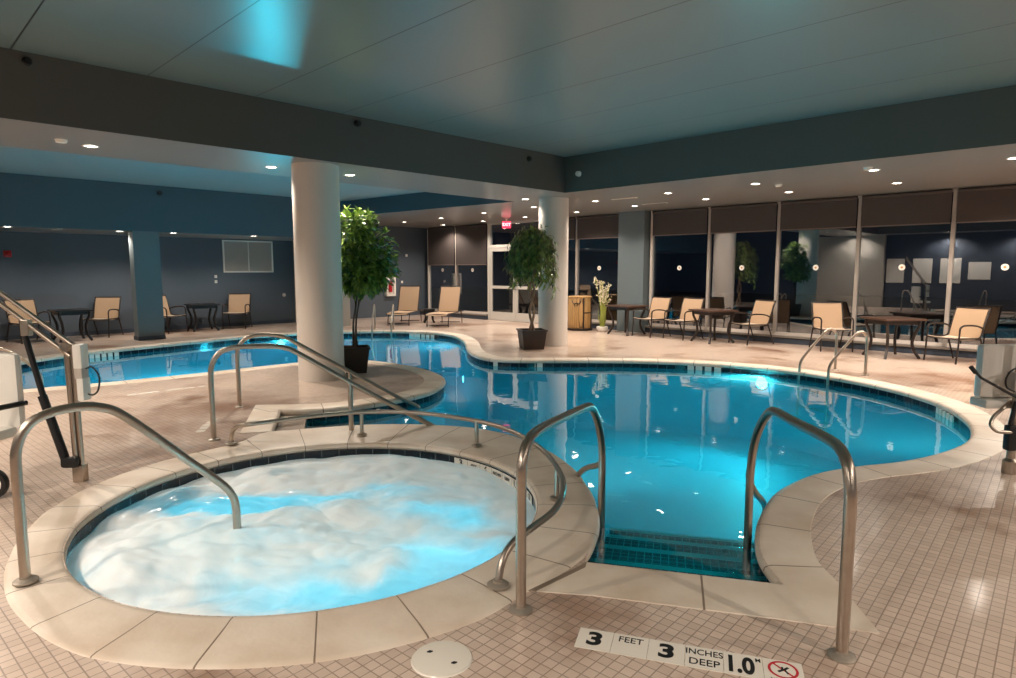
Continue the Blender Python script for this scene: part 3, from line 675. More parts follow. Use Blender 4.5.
# ------------------------------------------------------------------ furniture
proto = {}
def make_chair(label):
    t = thing('sling_chair', label, 'chair', group='tan sling armchairs round the pool deck'); w = .27
    seat = [[(x, y, .43 - .03*math.sin(PI*(y+.26)/.52) + (.012 if y < -.2 else 0) - .012*(1-(x/w)**2)) for x in (-w, -w/2, 0, w/2, w)] for y in (-.28, -.24, -.14, 0, .12, .22)]
    bm = BM(); sheet(bm, seat, .012); obj('seat', bm, M['seat_sling'], t, smooth=True)
    bk = [(.23, .40), (.25, .47), (.285, .60), (.325, .74), (.365, .86), (.385, .90), (.405, .905)]
    bm = BM(); sheet(bm, [[(x, y + .02*(1-(x/w)**2), z) for x in (-w, -w/2, 0, w/2, w)] for y, z in bk], .012); obj('backrest', bm, M['sling'], t, smooth=True)
    for s in (-1, 1):
        x = s*(w+.02)
        bm = BM(); tube(bm, fillet([(x, -.30, 0), (x, -.27, .30), (x, -.26, .56)], .1), .0145, 8); obj('leg', bm, M['dark'], t, smooth=True)
        bm = BM(); tube(bm, fillet([(x, .40, 0), (x, .30, .25), (x, .225, .43)], .1), .0145, 8); obj('leg', bm, M['dark'], t, smooth=True)
        bm = BM(); tube(bm, crom([(x, -.26, .55), (x, -.25, .61), (x*1.02, -.19, .645), (x*1.02, -.05, .65), (x*1.02, .12, .635), (x, .24, .60), (x, .285, .565)], 4), .016, 8); obj('armrest', bm, M['dark'], t, smooth=True)
        bm = BM(); tube(bm, fillet([(x, -.275, .43), (x, 0, .425), (x, .225, .42), (x, .32, .70), (x, .41, .93)], .08), .0135, 8); obj('side_frame', bm, M['dark'], t, smooth=True)
    bm = BM(); tube(bm, [(-w-.02, .405, .92), (w+.02, .405, .92)], .0135, 8); tube(bm, [(-w-.02, .21, .40), (w+.02, .21, .40)], .012, 8); tube(bm, [(-w-.02, -.275, .42), (w+.02, -.275, .42)], .012, 8); obj('cross_rail', bm, M['dark'], t, smooth=True)
    return t
def place(kind, maker, x, y, face, label):
    rz = math.atan2(face[1], face[0]) + PI/2
    if kind not in proto:
        t = maker(label); t.location = (x, y, 0); t.rotation_euler = (0, 0, rz); proto[kind] = t; return t
    return dup(proto[kind], (x, y, 0), rz, label)
for x, y, f, lb in [(3.40, 15.25, (-.82, -.57), 'tan sling armchair nearest the pale blue pillar, left of a matching pair'),
                    (4.02, 14.72, (-.82, -.57), 'tan sling armchair right of the pair, tucked against the square wooden table'),
                    (5.22, 13.75, (-.95, -.35), 'tan sling armchair turned left towards the square wooden table, seen side-on'),
                    (6.42, 12.6, (-.15, -1), 'tan sling armchair facing the camera behind the near pool ladder'),
                    (7.72, 11.0, (-.93, -.30), 'tan sling armchair turned left at the far right, beside the pool lift'),
                    (-10.52, 14.0, (.85, -.5), 'tan sling armchair facing right at the far left, behind the lift boom'),
                    (-9.70, 15.2, (.12, -1), 'tan sling armchair between the left black table and the blue niche column'),
                    (-8.62, 16.2, (.95, -.35), 'tan sling armchair half hidden behind the blue niche column'),
                    (-7.40, 17.4, (.15, -1), 'tan sling armchair under the white wall louver')]:
    place('chair', make_chair, x, y, f, lb)

def make_table(name, top, leg, hw, h, label, cat='table', group=None):
    t = thing(name, label, cat, group=group)
    bm = BM(); box(bm, (-hw, -hw, h-.035), (hw, hw, h), bev=.012); obj('table_top', bm, top, t, smooth=True)
    bm = BM(); a = hw*.78
    for q in (((-a, -a-.012), (a, -a+.012)), ((-a, a-.012), (a, a+.012)), ((-a-.012, -a), (-a+.012, a)), ((a-.012, -a), (a+.012, a))): box(bm, (*q[0], h-.11), (*q[1], h-.035))
    obj('apron', bm, leg, t)
    for sx in (-1, 1):
        for sy in (-1, 1):
            bm = BM(); pr = [(a*1.02, h-.03), (a*1.0, h-.14), (a*.86, h*.62), (a*.78, h*.42), (a*.84, h*.22), (a*1.02, .04), (a*1.08, 0)]
            tube(bm, crom([(sx*r, sy*r, z) for r, z in pr], 4), .028, 6); obj('leg', bm, leg, t, smooth=True)
    return t
t = make_table('patio_table', M['wood'], M['dark'], .38, .72, 'square dark brown wooden table between the pair of chairs and the lone chair', group='square patio tables'); t.location = (4.50, 14.0, 0); t.rotation_euler = (0, 0, math.radians(20))
dup(t, (2.93, 15.75, 0), math.radians(38), 'square dark brown wooden table left of the pale blue pillar, by the tall flowers')
dup(t, (7.0, 11.6, 0), math.radians(4), 'square dark brown wooden table at the right, between two chairs behind the pool ladder')
t = make_table('patio_table', M['black_table'], M['black_table'], .36, .70, 'square black table at the far left between two tan chairs', group='square patio tables'); t.location = (-9.8, 14.3, 0); t.rotation_euler = (0, 0, math.radians(48))
dup(t, (-8.02, 16.75, 0), math.radians(40), 'square black table with curved legs right of the blue niche column')

def make_lounger(label):
    t = thing('chaise_lounger', label, 'lounger', group='chaise loungers in the far corner'); w = .29; h = .36
    bm = BM(); sheet(bm, [[(x, y, z - .015*(1-(x/w)**2)) for x in (-w, 0, w)] for y, z in ((-.02, h-.03), (.03, h), (.3, h+.015), (.7, h), (1.0, h-.01), (1.15, h))], .014); obj('seat', bm, M['sling'], t, smooth=True)
    bm = BM(); sheet(bm, [[(x, y + .02*(1-(x/w)**2), z) for x in (-w, 0, w)] for y, z in ((1.15, h+.01), (1.2, h+.12), (1.3, h+.35), (1.4, h+.58), (1.46, h+.71))], .014); obj('backrest', bm, M['sling'], t, smooth=True)
    for s in (-1, 1):
        x = s*(w+.018)
        bm = BM(); tube(bm, fillet([(x, -.03, h-.05), (x, .03, h), (x, 1.15, h), (x, 1.75, h)], .05), .016, 8); tube(bm, [(x, 1.14, h), (x, 1.475, h+.74)], .015, 8); obj('side_frame', bm, M['dark'], t, smooth=True)
        for y, d in ((.2, -.1), (1.45, .1)):
            bm = BM(); tube(bm, fillet([(x, y, h), (x, y+d, .16), (x, y+d, .0)], .08), .014, 8); obj('leg', bm, M['dark'], t, smooth=True)
    bm = BM()
    for y in (.1, 1.35): tube(bm, [(-w-.018, y, .05), (w+.018, y, .05)], .012, 8)
    for y, z in ((.03, h), (1.14, h), (1.475, h+.74), (1.75, h)): tube(bm, [(-w-.018, y, z), (w+.018, y, z)], .012, 8)
    obj('cross_rail', bm, M['dark'], t, smooth=True); return t
t = make_lounger('tan chaise lounger with raised back, under the extinguisher cabinet'); t.location = (-3.14, 18.1, 0); t.rotation_euler = (0, 0, math.radians(-6))
dup(t, (-1.98, 17.65, 0), math.radians(-11), 'tan chaise lounger with raised back, in front of the window next to the door')
t = make_table('side_table', M['black_table'], M['black_table'], .17, .42, 'small black side table between the two loungers', 'table'); t.location = (-2.38, 19.25, 0); t.rotation_euler = (0, 0, .2)

# ------------------------------------------------------------------ plants
def leaf(bm, p, d, n, L_, w):
    d = d.normalized(); s = d.cross(n).normalized(); n2 = s.cross(d)
    a = bm.verts.new(p); b = bm.verts.new(p + d*L_*.45 + s*w + n2*.004); c = bm.verts.new(p + d*L_ - n2*L_*.12); e = bm.verts.new(p + d*L_*.45 - s*w + n2*.004); m_ = bm.verts.new(p + d*L_*.5 - n2*.006)
    bm.faces.new((a, b, m_)); bm.faces.new((b, c, m_)); bm.faces.new((c, e, m_)); bm.faces.new((e, a, m_))
def clear(t, p, col, r):
    c, s_ = math.cos(t.rotation_euler.z), math.sin(t.rotation_euler.z)
    return math.hypot(t.location.x + p.x*c - p.y*s_ - col[0], t.location.y + p.x*s_ + p.y*c - col[1]) > r
def rnd_dir():
    while True:
        v = Vector((random.uniform(-1, 1), random.uniform(-1, 1), random.uniform(-1, 1)))
        if .05 < v.length < 1: return v.normalized()
def pot(t, r0, r1, h, seg=4, rot=PI/4):
    R = Matrix.Rotation(rot, 4, 'Z'); k = 1.35 if seg == 4 else 1
    bm = BM(); lathe(bm, [(0, 0), (r0*k, 0), (r1*k, h), (r1*k*1.05, h), (r1*k*1.05, h-.03)], seg, M=R); lathe(bm, [(r1*k*1.05, h), (r1*k*.9, h), (r1*k*.88, h-.05)], seg, M=R); obj('pot', bm, M['pot'], t)
    bm = BM(); lathe(bm, [(r1*k*.9, h-.045), (0, h-.03)], seg, M=R); obj('soil', bm, M['soil'], t)
# tree by the nearer column: round crown on a thin clustered stem
t = thing('potted_tree', 'bushy green tree in a dark square pot beside the nearer round column', 'potted tree', (-2.37, 9.84, 0), .3)
pot(t, .16, .212, .40)
bm = BM(); cc = Vector((.16, .1, 1.82))
for k in range(4):
    a = k*1.6; b = Vector((.03*math.cos(a), .03*math.sin(a), .36))
    tube(bm, crom([b, b + Vector((.02*math.cos(a+2), .02*math.sin(a+2), .4)), Vector((.05+.03*math.cos(a+.5), .03+.03*math.sin(a+.5), 1.05)), Vector((.1+.12*math.cos(a), .06+.12*math.sin(a), 1.45)), cc + Vector((.16*math.cos(a)+.08, .2*math.sin(a), .15))], 4), [.016 - .00055*i for i in range(17)], 7)
obj('trunk', bm, M['bark'], t, smooth=True)
bm = BM(); twigs = BM()
lobes = [(Vector((.0, .0, 2.2)), .34), (Vector((-.05, .1, 1.95)), .42), (Vector((.3, .05, 1.85)), .36), (Vector((.12, .0, 1.62)), .42), (Vector((-.2, 0, 1.6)), .34), (Vector((.40, .1, 1.62)), .28), (Vector((.1, -.2, 1.47)), .26), (Vector((.32, 0, 1.48)), .22), (Vector((-.12, .05, 1.45)), .22), (Vector((.15, .1, 2.30)), .2)]
for c, r in lobes:
    for k in range(int(850*r)):
        d = rnd_dir(); p = c + d*r*random.uniform(.45, 1.05)*Vector((1, 1, .9)).length/1.68
        if not clear(t, p, (-2.735, 9.27), .52): continue
        ld = (d + Vector((0, 0, -.5)) + rnd_dir()*.7).normalized()
        leaf(bm, p, ld, (d + Vector((0, 0, .8)) + rnd_dir()*.4).normalized(), random.uniform(.10, .16), random.uniform(.026, .040))
    for k in range(8):
        d = rnd_dir(); q = c + d*r*.85
        if clear(t, q, (-2.735, 9.27), .4) and clear(t, (cc+(c-cc)*.5+q)/2, (-2.735, 9.27), .4): tube(twigs, [cc + (c-cc)*.5, q], [.006, .002], 5)
obj('foliage', bm, M['leaf'], t); obj('branches', twigs, M['bark'], t)
# weeping tree by the farther column
t = thing('potted_tree', 'weeping green tree with a twisted stem in a dark pot beside the farther round column', 'potted tree', (.48, 12.85, 0), .2)
pot(t, .215, .265, .39)
bm = BM()
for k in (0, 1):
    pts = [Vector((.045*math.cos(k*PI+i*.95) + .0*i, .045*math.sin(k*PI+i*.95), .34+.13*i)) for i in range(11)]
    tube(bm, crom(pts, 4), [.03-.0003*i for i in range(41)], 8)
obj('trunk', bm, M['bark_pale'], t, smooth=True)
bm = BM(); twigs = BM()
for k in range(140):
    a = random.uniform(0, 2*PI); rr = .43*math.sqrt(random.uniform(.01, 1))*(1 if random.random() < .85 else 1.15); z0 = 2.46 - (rr/.45)**2*.38 + random.uniform(-.15, .05)
    tip = Vector((rr*math.cos(a), rr*math.sin(a)*.95, z0)); drop = random.uniform(.3, .85) if rr > .18 else random.uniform(.2, .5)
    end = Vector((tip.x*1.02, tip.y*1.02, max(1.0, z0-drop)))
    if not clear(t, end, (.95, 13.5), .53) or not clear(t, tip, (.95, 13.5), .53): continue
    tube(twigs, crom([Vector((0, 0, 1.6)), Vector((tip.x*.5, tip.y*.5, (1.6+z0)/2+.2)), tip, (tip+end)/2 + Vector((tip.x*.08, tip.y*.08, 0)), end], 2), .0035, 4)
    for j in range(18):
        f = random.random(); p = tip.lerp(end, f) + rnd_dir()*.05
        d = Vector((math.cos(a)*.35, math.sin(a)*.35, -1)) + rnd_dir()*.7
        leaf(bm, p, d, Vector((math.cos(a), math.sin(a), .7)) + rnd_dir()*.4, random.uniform(.12, .19), random.uniform(.022, .034))
    for j in range(4):
        f = random.random(); p = Vector((0, 0, 1.7)).lerp(tip, .5+.5*f) + rnd_dir()*.05
        leaf(bm, p, rnd_dir() + Vector((0, 0, .1)), rnd_dir() + Vector((0, 0, 1)), random.uniform(.07, .11), .017)
obj('foliage', bm, M['leaf2'], t); obj('branches', twigs, M['bark_pale'], t)
# tall cream flowers in a white pot
t = thing('flower_vase', 'tall cream blossoms with yellow-green stems in a white bowl by the window', 'flowers', (2.44, 16.5, 0))
bm = BM(); lathe(bm, [(0, 0), (.10, 0), (.15, .06), (.15, .12), (.13, .13), (.12, .11), (0, .11)], 20); obj('bowl', bm, M['white'], t, smooth=True)
bm = BM(); bp = BM(); bl = BM()
for k in range(16):
    a = random.uniform(0, 2*PI); r = random.uniform(.02, .24); h = random.uniform(.85, 1.38)
    pts = crom([(.05*math.cos(a), .05*math.sin(a), .08), (.06*math.cos(a)+.02, .06*math.sin(a), .5), (r*math.cos(a)*.6, r*math.sin(a)*.6, h*.75), (r*math.cos(a), r*math.sin(a), h)], 4); tube(bm, pts, .011, 6)
    for j in range(13):
        p = pts[7+random.randrange(len(pts)-7)] + rnd_dir()*.045
        for q in range(3): leaf(bp, p, rnd_dir(), rnd_dir(), random.uniform(.035, .06), .018)
for k in range(9):
    a = k*.7; leaf(bl, Vector((.05*math.cos(a), .05*math.sin(a), .1)), Vector((.22*math.cos(a), .22*math.sin(a), 1)), Vector((math.cos(a), math.sin(a), 0)), random.uniform(.35, .6), .018)
obj('stem', bm, M['stem'], t, smooth=True); obj('blossom', bp, M['petal'], t); obj('leaf_blade', bl, M['stem'], t)

# towel hamper: round tan wicker drum with dark straps
t = thing('towel_hamper', 'round tan wicker hamper with dark bands beside the farther column', 'hamper', (1.90, 16.9, 0), math.radians(0)); hr = .31
bm = BM(); lathe(bm, [(0, .06), (hr-.01, .06), (hr, .08), (hr+.008, .45), (hr, .84), (hr-.01, .86), (0, .86)], 36); obj('body', bm, M['wicker'], t, smooth=True)
bm = BM(); lathe(bm, [(hr-.03, 0), (hr+.03, 0), (hr+.03, .055), (hr-.02, .065), (0, .065)], 36); obj('base_ring', bm, M['dark'], t, smooth=True)
bm = BM(); lathe(bm, [(0, .86), (hr+.012, .86), (hr+.012, .885), (hr-.02, .90), (0, .90)], 36); obj('lid', bm, M['wicker'], t, smooth=True)
bm = BM()
for dg in (-78, -28):
    a = math.radians(dg); x, y = (hr+.008)*math.cos(a), (hr+.008)*math.sin(a)
    R = Matrix.Translation((x, y, 0)) @ Matrix.Rotation(a, 4, 'Z'); box(bm, (-.008, -.017, .06), (.012, .017, .86), R)
obj('vertical_band', bm, M['dark'], t)
bm = BM(); R = hr+.012
tube(bm, [(R*math.cos(math.radians(d)), R*math.sin(math.radians(d)), .47) for d in range(-78, 10, 6)], .014, 6); obj('strap', bm, M['dark'], t, smooth=True)
bm = BM()
def hp(d, z, k=.012): return ((hr+k)*math.cos(math.radians(d)), (hr+k)*math.sin(math.radians(d)), z)
tube(bm, crom([hp(-136, .80), hp(-130, .73), hp(-121, .70), hp(-112, .73), hp(-104, .705), hp(-95, .73), hp(-90, .79)], 4), [.006]+[.012]*23+[.006], 6); tube(bm, [hp(-122, .71), hp(-118, .62)], [.022, .006], 6); tube(bm, [hp(-106, .71), hp(-109, .64)], [.016, .006], 6)
obj('emblem', bm, M['dark'], t, smooth=True)

# ------------------------------------------------------------------ wall and ceiling fittings
def on_far(name, label, cat, u, z, depth=0.0): return thing(name, label, cat, W(u, VF-depth, z), ROOM_ROT)
# local axes: +x along U (to the right on the far wall), -y into the room
t = on_far('wall_louver', 'wide pale louvered vent with two panels on the dark blue wall', 'vent', 7.83, 1.96)
bm = BM(); w, h = .72, .45
for lo, hi in (((-w, -.03, -h), (-w+.04, 0, h)), ((w-.04, -.03, -h), (w, 0, h)), ((-w, -.03, h-.04), (w, 0, h)), ((-w, -.03, -h), (w, 0, -h+.04)), ((-.015, -.03, -h), (.015, 0, h))): box(bm, lo, hi)
obj('frame', bm, M['grille_frame'], t)
bm = BM()
for k in range(46):
    x = -w+.05+k*(2*w-.1)/45; box(bm, (x-.009, -.022, -h+.04), (x+.004, -.004, h-.04))
obj('slat', bm, M['grille'], t); bm = BM(); box(bm, (-w+.03, -.004, -h+.03), (w-.03, -.001, h-.03)); obj('backing', bm, pbr('louver_back', '#8d857d', .7), t)
t = on_far('fire_alarm', 'round red fire alarm on the dark wall at far left', 'alarm', 2.36, 1.94)
bm = BM(); box(bm, (-.075, -.045, -.075), (.075, 0, .075), bev=.015); obj('body', bm, M['red'], t, smooth=True)
bm = BM(); lathe(bm, [(.05, 0), (.05, .03), (.03, .05), (0, .055)], 20, M=Matrix.Translation((0, -.045, 0)) @ Matrix.Rotation(PI/2, 4, 'X')); obj('bell_cover', bm, M['red'], t, smooth=True)
for z, nm in ((1.40, 'upper of the two small white wall plates left of the louver'), (1.26, 'lower of the two small white wall plates left of the louver')):
    t = on_far('wall_plate', nm, 'switch', 6.9, z); bm = BM(); box(bm, (-.035, -.01, -.04), (.035, 0, .04), bev=.004); obj('plate', bm, M['white'], t, smooth=True)
    bm = BM(); box(bm, (-.010, -.016, -.016), (.010, -.009, .016), bev=.002); obj('toggle', bm, M['grille'], t)
t = on_far('wall_outlet', 'small grey round outlet on the dark wall near its right end', 'outlet', 8.86, .84); bm = BM(); lathe(bm, [(.055, 0), (.055, .008), (.045, .014), (0, .014)], 20, M=Matrix.Rotation(PI/2, 4, 'X')); obj('plate', bm, M['grille'], t, smooth=True)
bm = BM(); box(bm, (-.012, -.022, -.02), (.012, -.012, .02), bev=.003); obj('socket', bm, M['grille_frame'], t)
t = on_far('extinguisher_cabinet', 'white cabinet with a red fire extinguisher on the wall behind the loungers', 'fire cabinet', 12.62, 1.08); w, h = .19, .38
bm = BM()
for lo, hi in (((-w, -.12, -h), (-w+.06, 0, h)), ((w-.06, -.12, -h), (w, 0, h)), ((-w, -.12, h-.07), (w, 0, h)), ((-w, -.12, -h), (w, 0, -h+.07)), ((-w, -.02, -h), (w, 0, h))): box(bm, lo, hi)
obj('cabinet_frame', bm, M['white'], t)
bm = BM(); lathe(bm, [(0, -.24), (.06, -.24), (.065, -.22), (.065, .08), (.05, .13), (.02, .15), (.02, .17), (0, .17)], 18, (0, -.075, 0)); ex = obj('extinguisher', bm, M['red'], t, smooth=True)
bm = BM(); tube(bm, [(.0, -.075, .17), (.0, -.075, .21), (.05, -.1, .22)], .012, 6); tube(bm, crom([(.02, -.075, .17), (.07, -.08, .12), (.075, -.08, -.05)], 4), .009, 6); obj('nozzle', bm, M['black'], ex, smooth=True)
for u, z, nm in ((13.15, 1.17, 'small white switch plate right of the extinguisher cabinet'), (13.36, 2.08, 'small white sensor high on the wall above the loungers')):
    t = on_far('wall_plate', nm, 'switch', u, z); bm = BM(); box(bm, (-.04, -.012, -.04), (.04, 0, .04), bev=.005); obj('plate', bm, M['white'], t, smooth=True)
    bm = BM(); box(bm, (-.012, -.02, -.012), (.012, -.011, .012), bev=.002); obj('button', bm, M['grille'], t)
def puck(label, p, axis, m, r=.055, name='beam_speaker', cat='speaker', ln=.05):
    t = thing(name, label, cat, p, ROOM_ROT); R = {'-v': Matrix.Rotation(PI/2, 4, 'X'), '-u': Matrix.Rotation(-PI/2, 4, 'Y'), '-z': Matrix.Rotation(PI, 4, 'X')}[axis]
    bm = BM(); lathe(bm, [(r*1.15, 0), (r*1.15, ln*.3), (r, ln*.4), (r, ln*.9), (0, ln*.9)], 20, M=R); obj('housing', bm, m, t, smooth=True)
    bm = BM(); lathe(bm, [(r*.8, ln*.9), (r*.75, ln), (0, ln*1.02)], 20, M=R); obj('face', bm, m, t, smooth=True)
puck('small black round speaker at the left end of the long left beam', W(1.32, VL, 3.63), '-v', M['black'], .036)
puck('small black round speaker on the left beam above the nearer column', W(5.07, VL, 3.62), '-v', M['black'], .042)
puck('small black round speaker on the left beam near the corner of the two beams', W(8.6, VL, 3.56), '-v', M['black'], .04)
puck('small black sensor on the deep blue fascia above the niche', W(4.9, 15.95, 3.31), '-v', M['black'], .05, 'fascia_sensor', 'sensor')
puck('small white sprinkler on the right beam next to the corner of the beams', W(UR, 7.67, 3.37), '-u', M['white'], .045, 'beam_sprinkler', 'sprinkler', .07)
for (u, v), nm in (((11.30, 4.62), 'white smoke detector on the soffit beside a downlight right of the blinds'), ((10.35, 2.95), 'white smoke detector on the soffit above the second window from the right'), ((1.72, 8.85), 'white smoke detector on the left soffit by the far left downlight')):
    puck(nm, W(u, v, ZS), '-z', M['white'], .055, 'smoke_detector', 'detector', .035)
def slot(u, v, label, m, z=ZS):
    t = thing('slot_vent', label, 'vent', W(u, v, z), ROOM_ROT); bm = BM(); box(bm, (-.05, -.3, -.012), (.05, .3, -.001), bev=.003); obj('plate', bm, M['white'], t)
    bm = BM(); box(bm, (-.025, -.27, -.014), (.025, .27, -.0115)); obj('slot', bm, m, t)
slot(11.22, 7.75, 'narrow white slot vent in the soffit right of the farther column', M['grille']); slot(3.0, 16.4, 'narrow white slot vent in the low niche ceiling at far left', M['grille'], ZN); slot(12.55, 7.85, 'narrow black-slotted vent in the soffit before the pale blue pillar', M['black'])

def text(s, parent, loc, size, mat, rot=(0, 0, 0), bold=0.0, sx=1.0, name='lettering'):
    cu = bpy.data.curves.new(name, 'FONT'); cu.body = s; cu.size = size; cu.align_x = 'CENTER'; cu.align_y = 'CENTER'; cu.extrude = .0004; cu.offset = bold
    f = bpy.data.objects.new(name + '_curve', cu); C.objects.link(f); bpy.context.view_layer.update()
    me = bpy.data.meshes.new_from_object(f.evaluated_get(bpy.context.evaluated_depsgraph_get())); bpy.data.objects.remove(f); bpy.data.curves.remove(cu)
    me.materials.clear(); me.materials.append(mat); me.name = name
    o = bpy.data.objects.new(name, me); C.objects.link(o); o.parent = parent; o.location = loc; o.rotation_euler = rot; o.scale = (sx, 1, 1); return o
# exit sign hung from the soffit, facing the deck
t = thing('exit_sign', 'glowing red exit sign hanging from the soffit before the glass door', 'exit sign', W(13.2, 13.15, ZS-.27), 0.05)
bm = BM(); box(bm, (-.125, -.03, 0), (.125, .03, .19), bev=.006); obj('housing', bm, M['exit'], t)
bm = BM(); tube(bm, [(0, 0, .2), (0, 0, .27)], .015, 10); lathe(bm, [(0, .255), (.06, .255), (.06, .27), (0, .27)], 16); obj('mount', bm, M['white'], t, smooth=True)
text('EXIT', t, (0, -.0315, .095), .12, M['exit_letter'], (PI/2, 0, 0), .003)

# notices on the wall opposite the windows (seen mirrored in the glass)
for v, w, nm in ((7.5, .66, 'first'), (6.52, .68, 'second'), (5.55, .70, 'third'), (4.6, .72, 'fourth')):
    t = thing('wall_notice', 'white notice mirrored in the windows, %s from the left' % nm, 'notice', W(UB, v, 1.55), ROOM_ROT, 'white notices mirrored in the window glass')
    h = .5 if nm != 'fourth' else .34
    bm = BM(); box(bm, (0, -w/2, -h), (.02, w/2, h), bev=.004); obj('board', bm, M['paper'], t)

# ------------------------------------------------------------------ floor markers
mdir = math.atan2(2.42-2.69, 1.18-.31)
t = thing('depth_marker', 'white deck tiles reading 3 FEET 3 INCHES DEEP 1.0 M before the steps', 'depth marker', (.30, 2.612, .001), mdir)
tw = .150
for i in range(6):
    bm = BM(); box(bm, (i*tw+.0008, -tw/2, -.001), ((i+1)*tw-.0008, tw/2, .002), bev=.0006); tl = obj('marker_tile', bm, M['white_tile'], t)
    cx = (i+.5)*tw
    if i in (0, 2): text('3', tl, (cx, 0, .0025), .13, M['ink'], bold=.005, sx=1.1)
    if i == 1: text('FEET', tl, (cx, .034, .0025), .058, M['ink'], bold=.0004, sx=.88)
    if i == 3: text('INCHES', tl, (cx, .034, .0025), .056, M['ink'], bold=.0004, sx=.78); text('DEEP', tl, (cx, -.034, .0025), .062, M['ink'], bold=.0004, sx=.88)
    if i == 4: text('1.0', tl, (cx-.014, -.008, .0025), .15, M['ink'], bold=.0055, sx=.62); text('M', tl, (cx+.058, .045, .0025), .036, M['ink'], bold=.0003, sx=.8)
    if i == 5:
        bm = BM(); tube(bm, [(cx+.052*math.cos(a*PI/20), .012+.052*math.sin(a*PI/20), .002) for a in range(40)], .006, 6, closed=True); tube(bm, [(cx-.036, .049, .002), (cx+.036, -.025, .002)], .005, 6)
        for v in bm.verts: v.co.z = .002 + (v.co.z-.002)*.12
        obj('prohibition_ring', bm, M['redink'], tl)
        bm = BM(); tube(bm, [(cx-.02, -.005, .0022), (cx+.006, .016, .0022), (cx+.02, .032, .0022)], .006, 6); tube(bm, [(cx+.004, .014, .0022), (cx+.018, -.012, .0022)], .005, 6); tube(bm, [(cx-.004, .008, .0022), (cx-.002, .03, .0022)], .005, 6)
        for v in bm.verts: v.co.z = .0022 + (v.co.z-.0022)*.1
        obj('diver_symbol', bm, M['ink'], tl); text('NO DIVING', tl, (cx, -.058, .0025), .02, M['ink'])
# skimmer lid
t = thing('skimmer_lid', 'round white lid set in the deck tiles before the spa', 'deck lid', (-.27, 2.455, .001), .2)
bm = BM(); lathe(bm, [(0, .006), (.112, .006), (.122, .004), (.126, -.001)], 48); lathe(bm, [(.118, .0058), (.1185, .0062), (.1195, .006)], 48); obj('disc', bm, M['white_tile'], t, smooth=True)
for x, y in ((-.045, .05), (.045, -.045)):
    bm = BM(); lathe(bm, [(0, .0068), (.009, .0068), (.009, .0055)], 12, (x, y, 0)); box(bm, (x-.012, y-.005, .0055), (x+.012, y+.005, .0067)); obj('finger_hole', bm, M['ink'], t)
# white marker tiles on the left deck: two rows, too far to read
t = thing('deck_marker', 'row of worn white marker tiles along the near coping of the left lobe', 'depth marker', (-4.83, 7.98, .001), math.atan2(.63, .66))
for i, (a, b) in enumerate(((0, .10), (.14, .36), (.46, .66), (.68, .80), (.86, .94))):
    bm = BM(); box(bm, (a, -.04, 0), (b, .04, .002)); obj('marker_tile', bm, M['white_tile'], t)
t = thing('deck_marker', 'row of white marker tiles between the two far entry handrails', 'depth marker', (-3.02, 6.12, .001), math.atan2(.7, -.14))
for i in range(5):
    bm = BM(); box(bm, (i*.13, -.04, 0), (i*.13+.09, .04, .002)); mt = obj('marker_tile', bm, M['white_tile'], t)
# curved markers on the spa wall
t = thing('spa_marker', 'white wall tiles reading 3 FEET 6 INCHES DEEP on the inside of the spa', 'depth marker', (SPA.x, SPA.y, 0))
items = ['3', 'FEET', '6', 'INCHES', 'DEEP', '1.1', '', '3']; a0 = 57.0; da = math.degrees(.152/SPA_R)
for i, s in enumerate(items):
    d0 = a0 - i*da; bm = BM(); r1 = SPA_R-.006; vs = []
    for k in range(5):
        a = math.radians(d0 - (k/4)*(da-.12)); vs.append((bm.verts.new((r1*math.cos(a), r1*math.sin(a), -.058)), bm.verts.new((r1*math.cos(a), r1*math.sin(a), -.21))))
    for p, q in zip(vs, vs[1:]): bm.faces.new((p[0], q[0], q[1], p[1]))
    tl = obj('marker_tile', bm, M['white_tile'], t, smooth=True); am = math.radians(d0-da/2)
    if s: text(s, tl, ((r1-.004)*math.cos(am), (r1-.004)*math.sin(am), -.094), .075 if len(s) < 3 else (.075 if s == '1.1' else .034), M['ink'], (PI/2, 0, am-PI/2), .003 if len(s) < 3 else .0008)
    else:
        bm = BM(); tube(bm, [((r1-.004)*math.cos(am)+.036*math.cos(q*PI/10)*-math.sin(am), (r1-.004)*math.sin(am)+.036*math.cos(q*PI/10)*math.cos(am), -.105+.036*math.sin(q*PI/10)) for q in range(20)], .004, 5, closed=True); obj('prohibition_ring', bm, M['ink'], tl)
# white marker tiles on the waterline of the pool
def wl_marker(label, pts, seg):
    t = thing('waterline_marker', label, 'depth marker', (0, 0, 0), 0, 'white waterline markers')
    for i in seg:
        a = Vector(pts[0]).lerp(Vector(pts[1]), i); b = Vector(pts[0]).lerp(Vector(pts[1]), i+.11); n = Vector((-(b-a).y, (b-a).x)).normalized()*-.016
        bm = BM(); q = [(a.x, a.y), (b.x, b.y), (b.x+n.x, b.y+n.y), (a.x+n.x, a.y+n.y)]
        lo = [bm.verts.new((*p, -.20)) for p in q]; hi = [bm.verts.new((*p, -.056)) for p in q]; bm.faces.new(lo); bm.faces.new(hi)
        for k in range(4): bm.faces.new((lo[k], lo[(k+1) % 4], hi[(k+1) % 4], hi[k]))
        obj('marker_tile', bm, M['white_tile'], t)
wl_marker('white tiles at the waterline below the farther planter', ((-.26, 11.315), (.62, 11.16)), (0, .13, .26, .42, .58, .74, .88))
wl_marker('white tiles at the waterline below the wooden table on the right', ((3.1, 10.90), (3.95, 10.45)), (0, .14, .3, .46))
wl_marker('white tiles at the waterline before the loungers', ((-2.55, 16.47), (-1.75, 16.02)), (0, .13, .26, .42, .58, .74))
wl_marker('white tiles at the waterline right of the lift mast', ((-8.1, 12.25), (-7.72, 12.9)), (0, .14, .3, .46, .62))
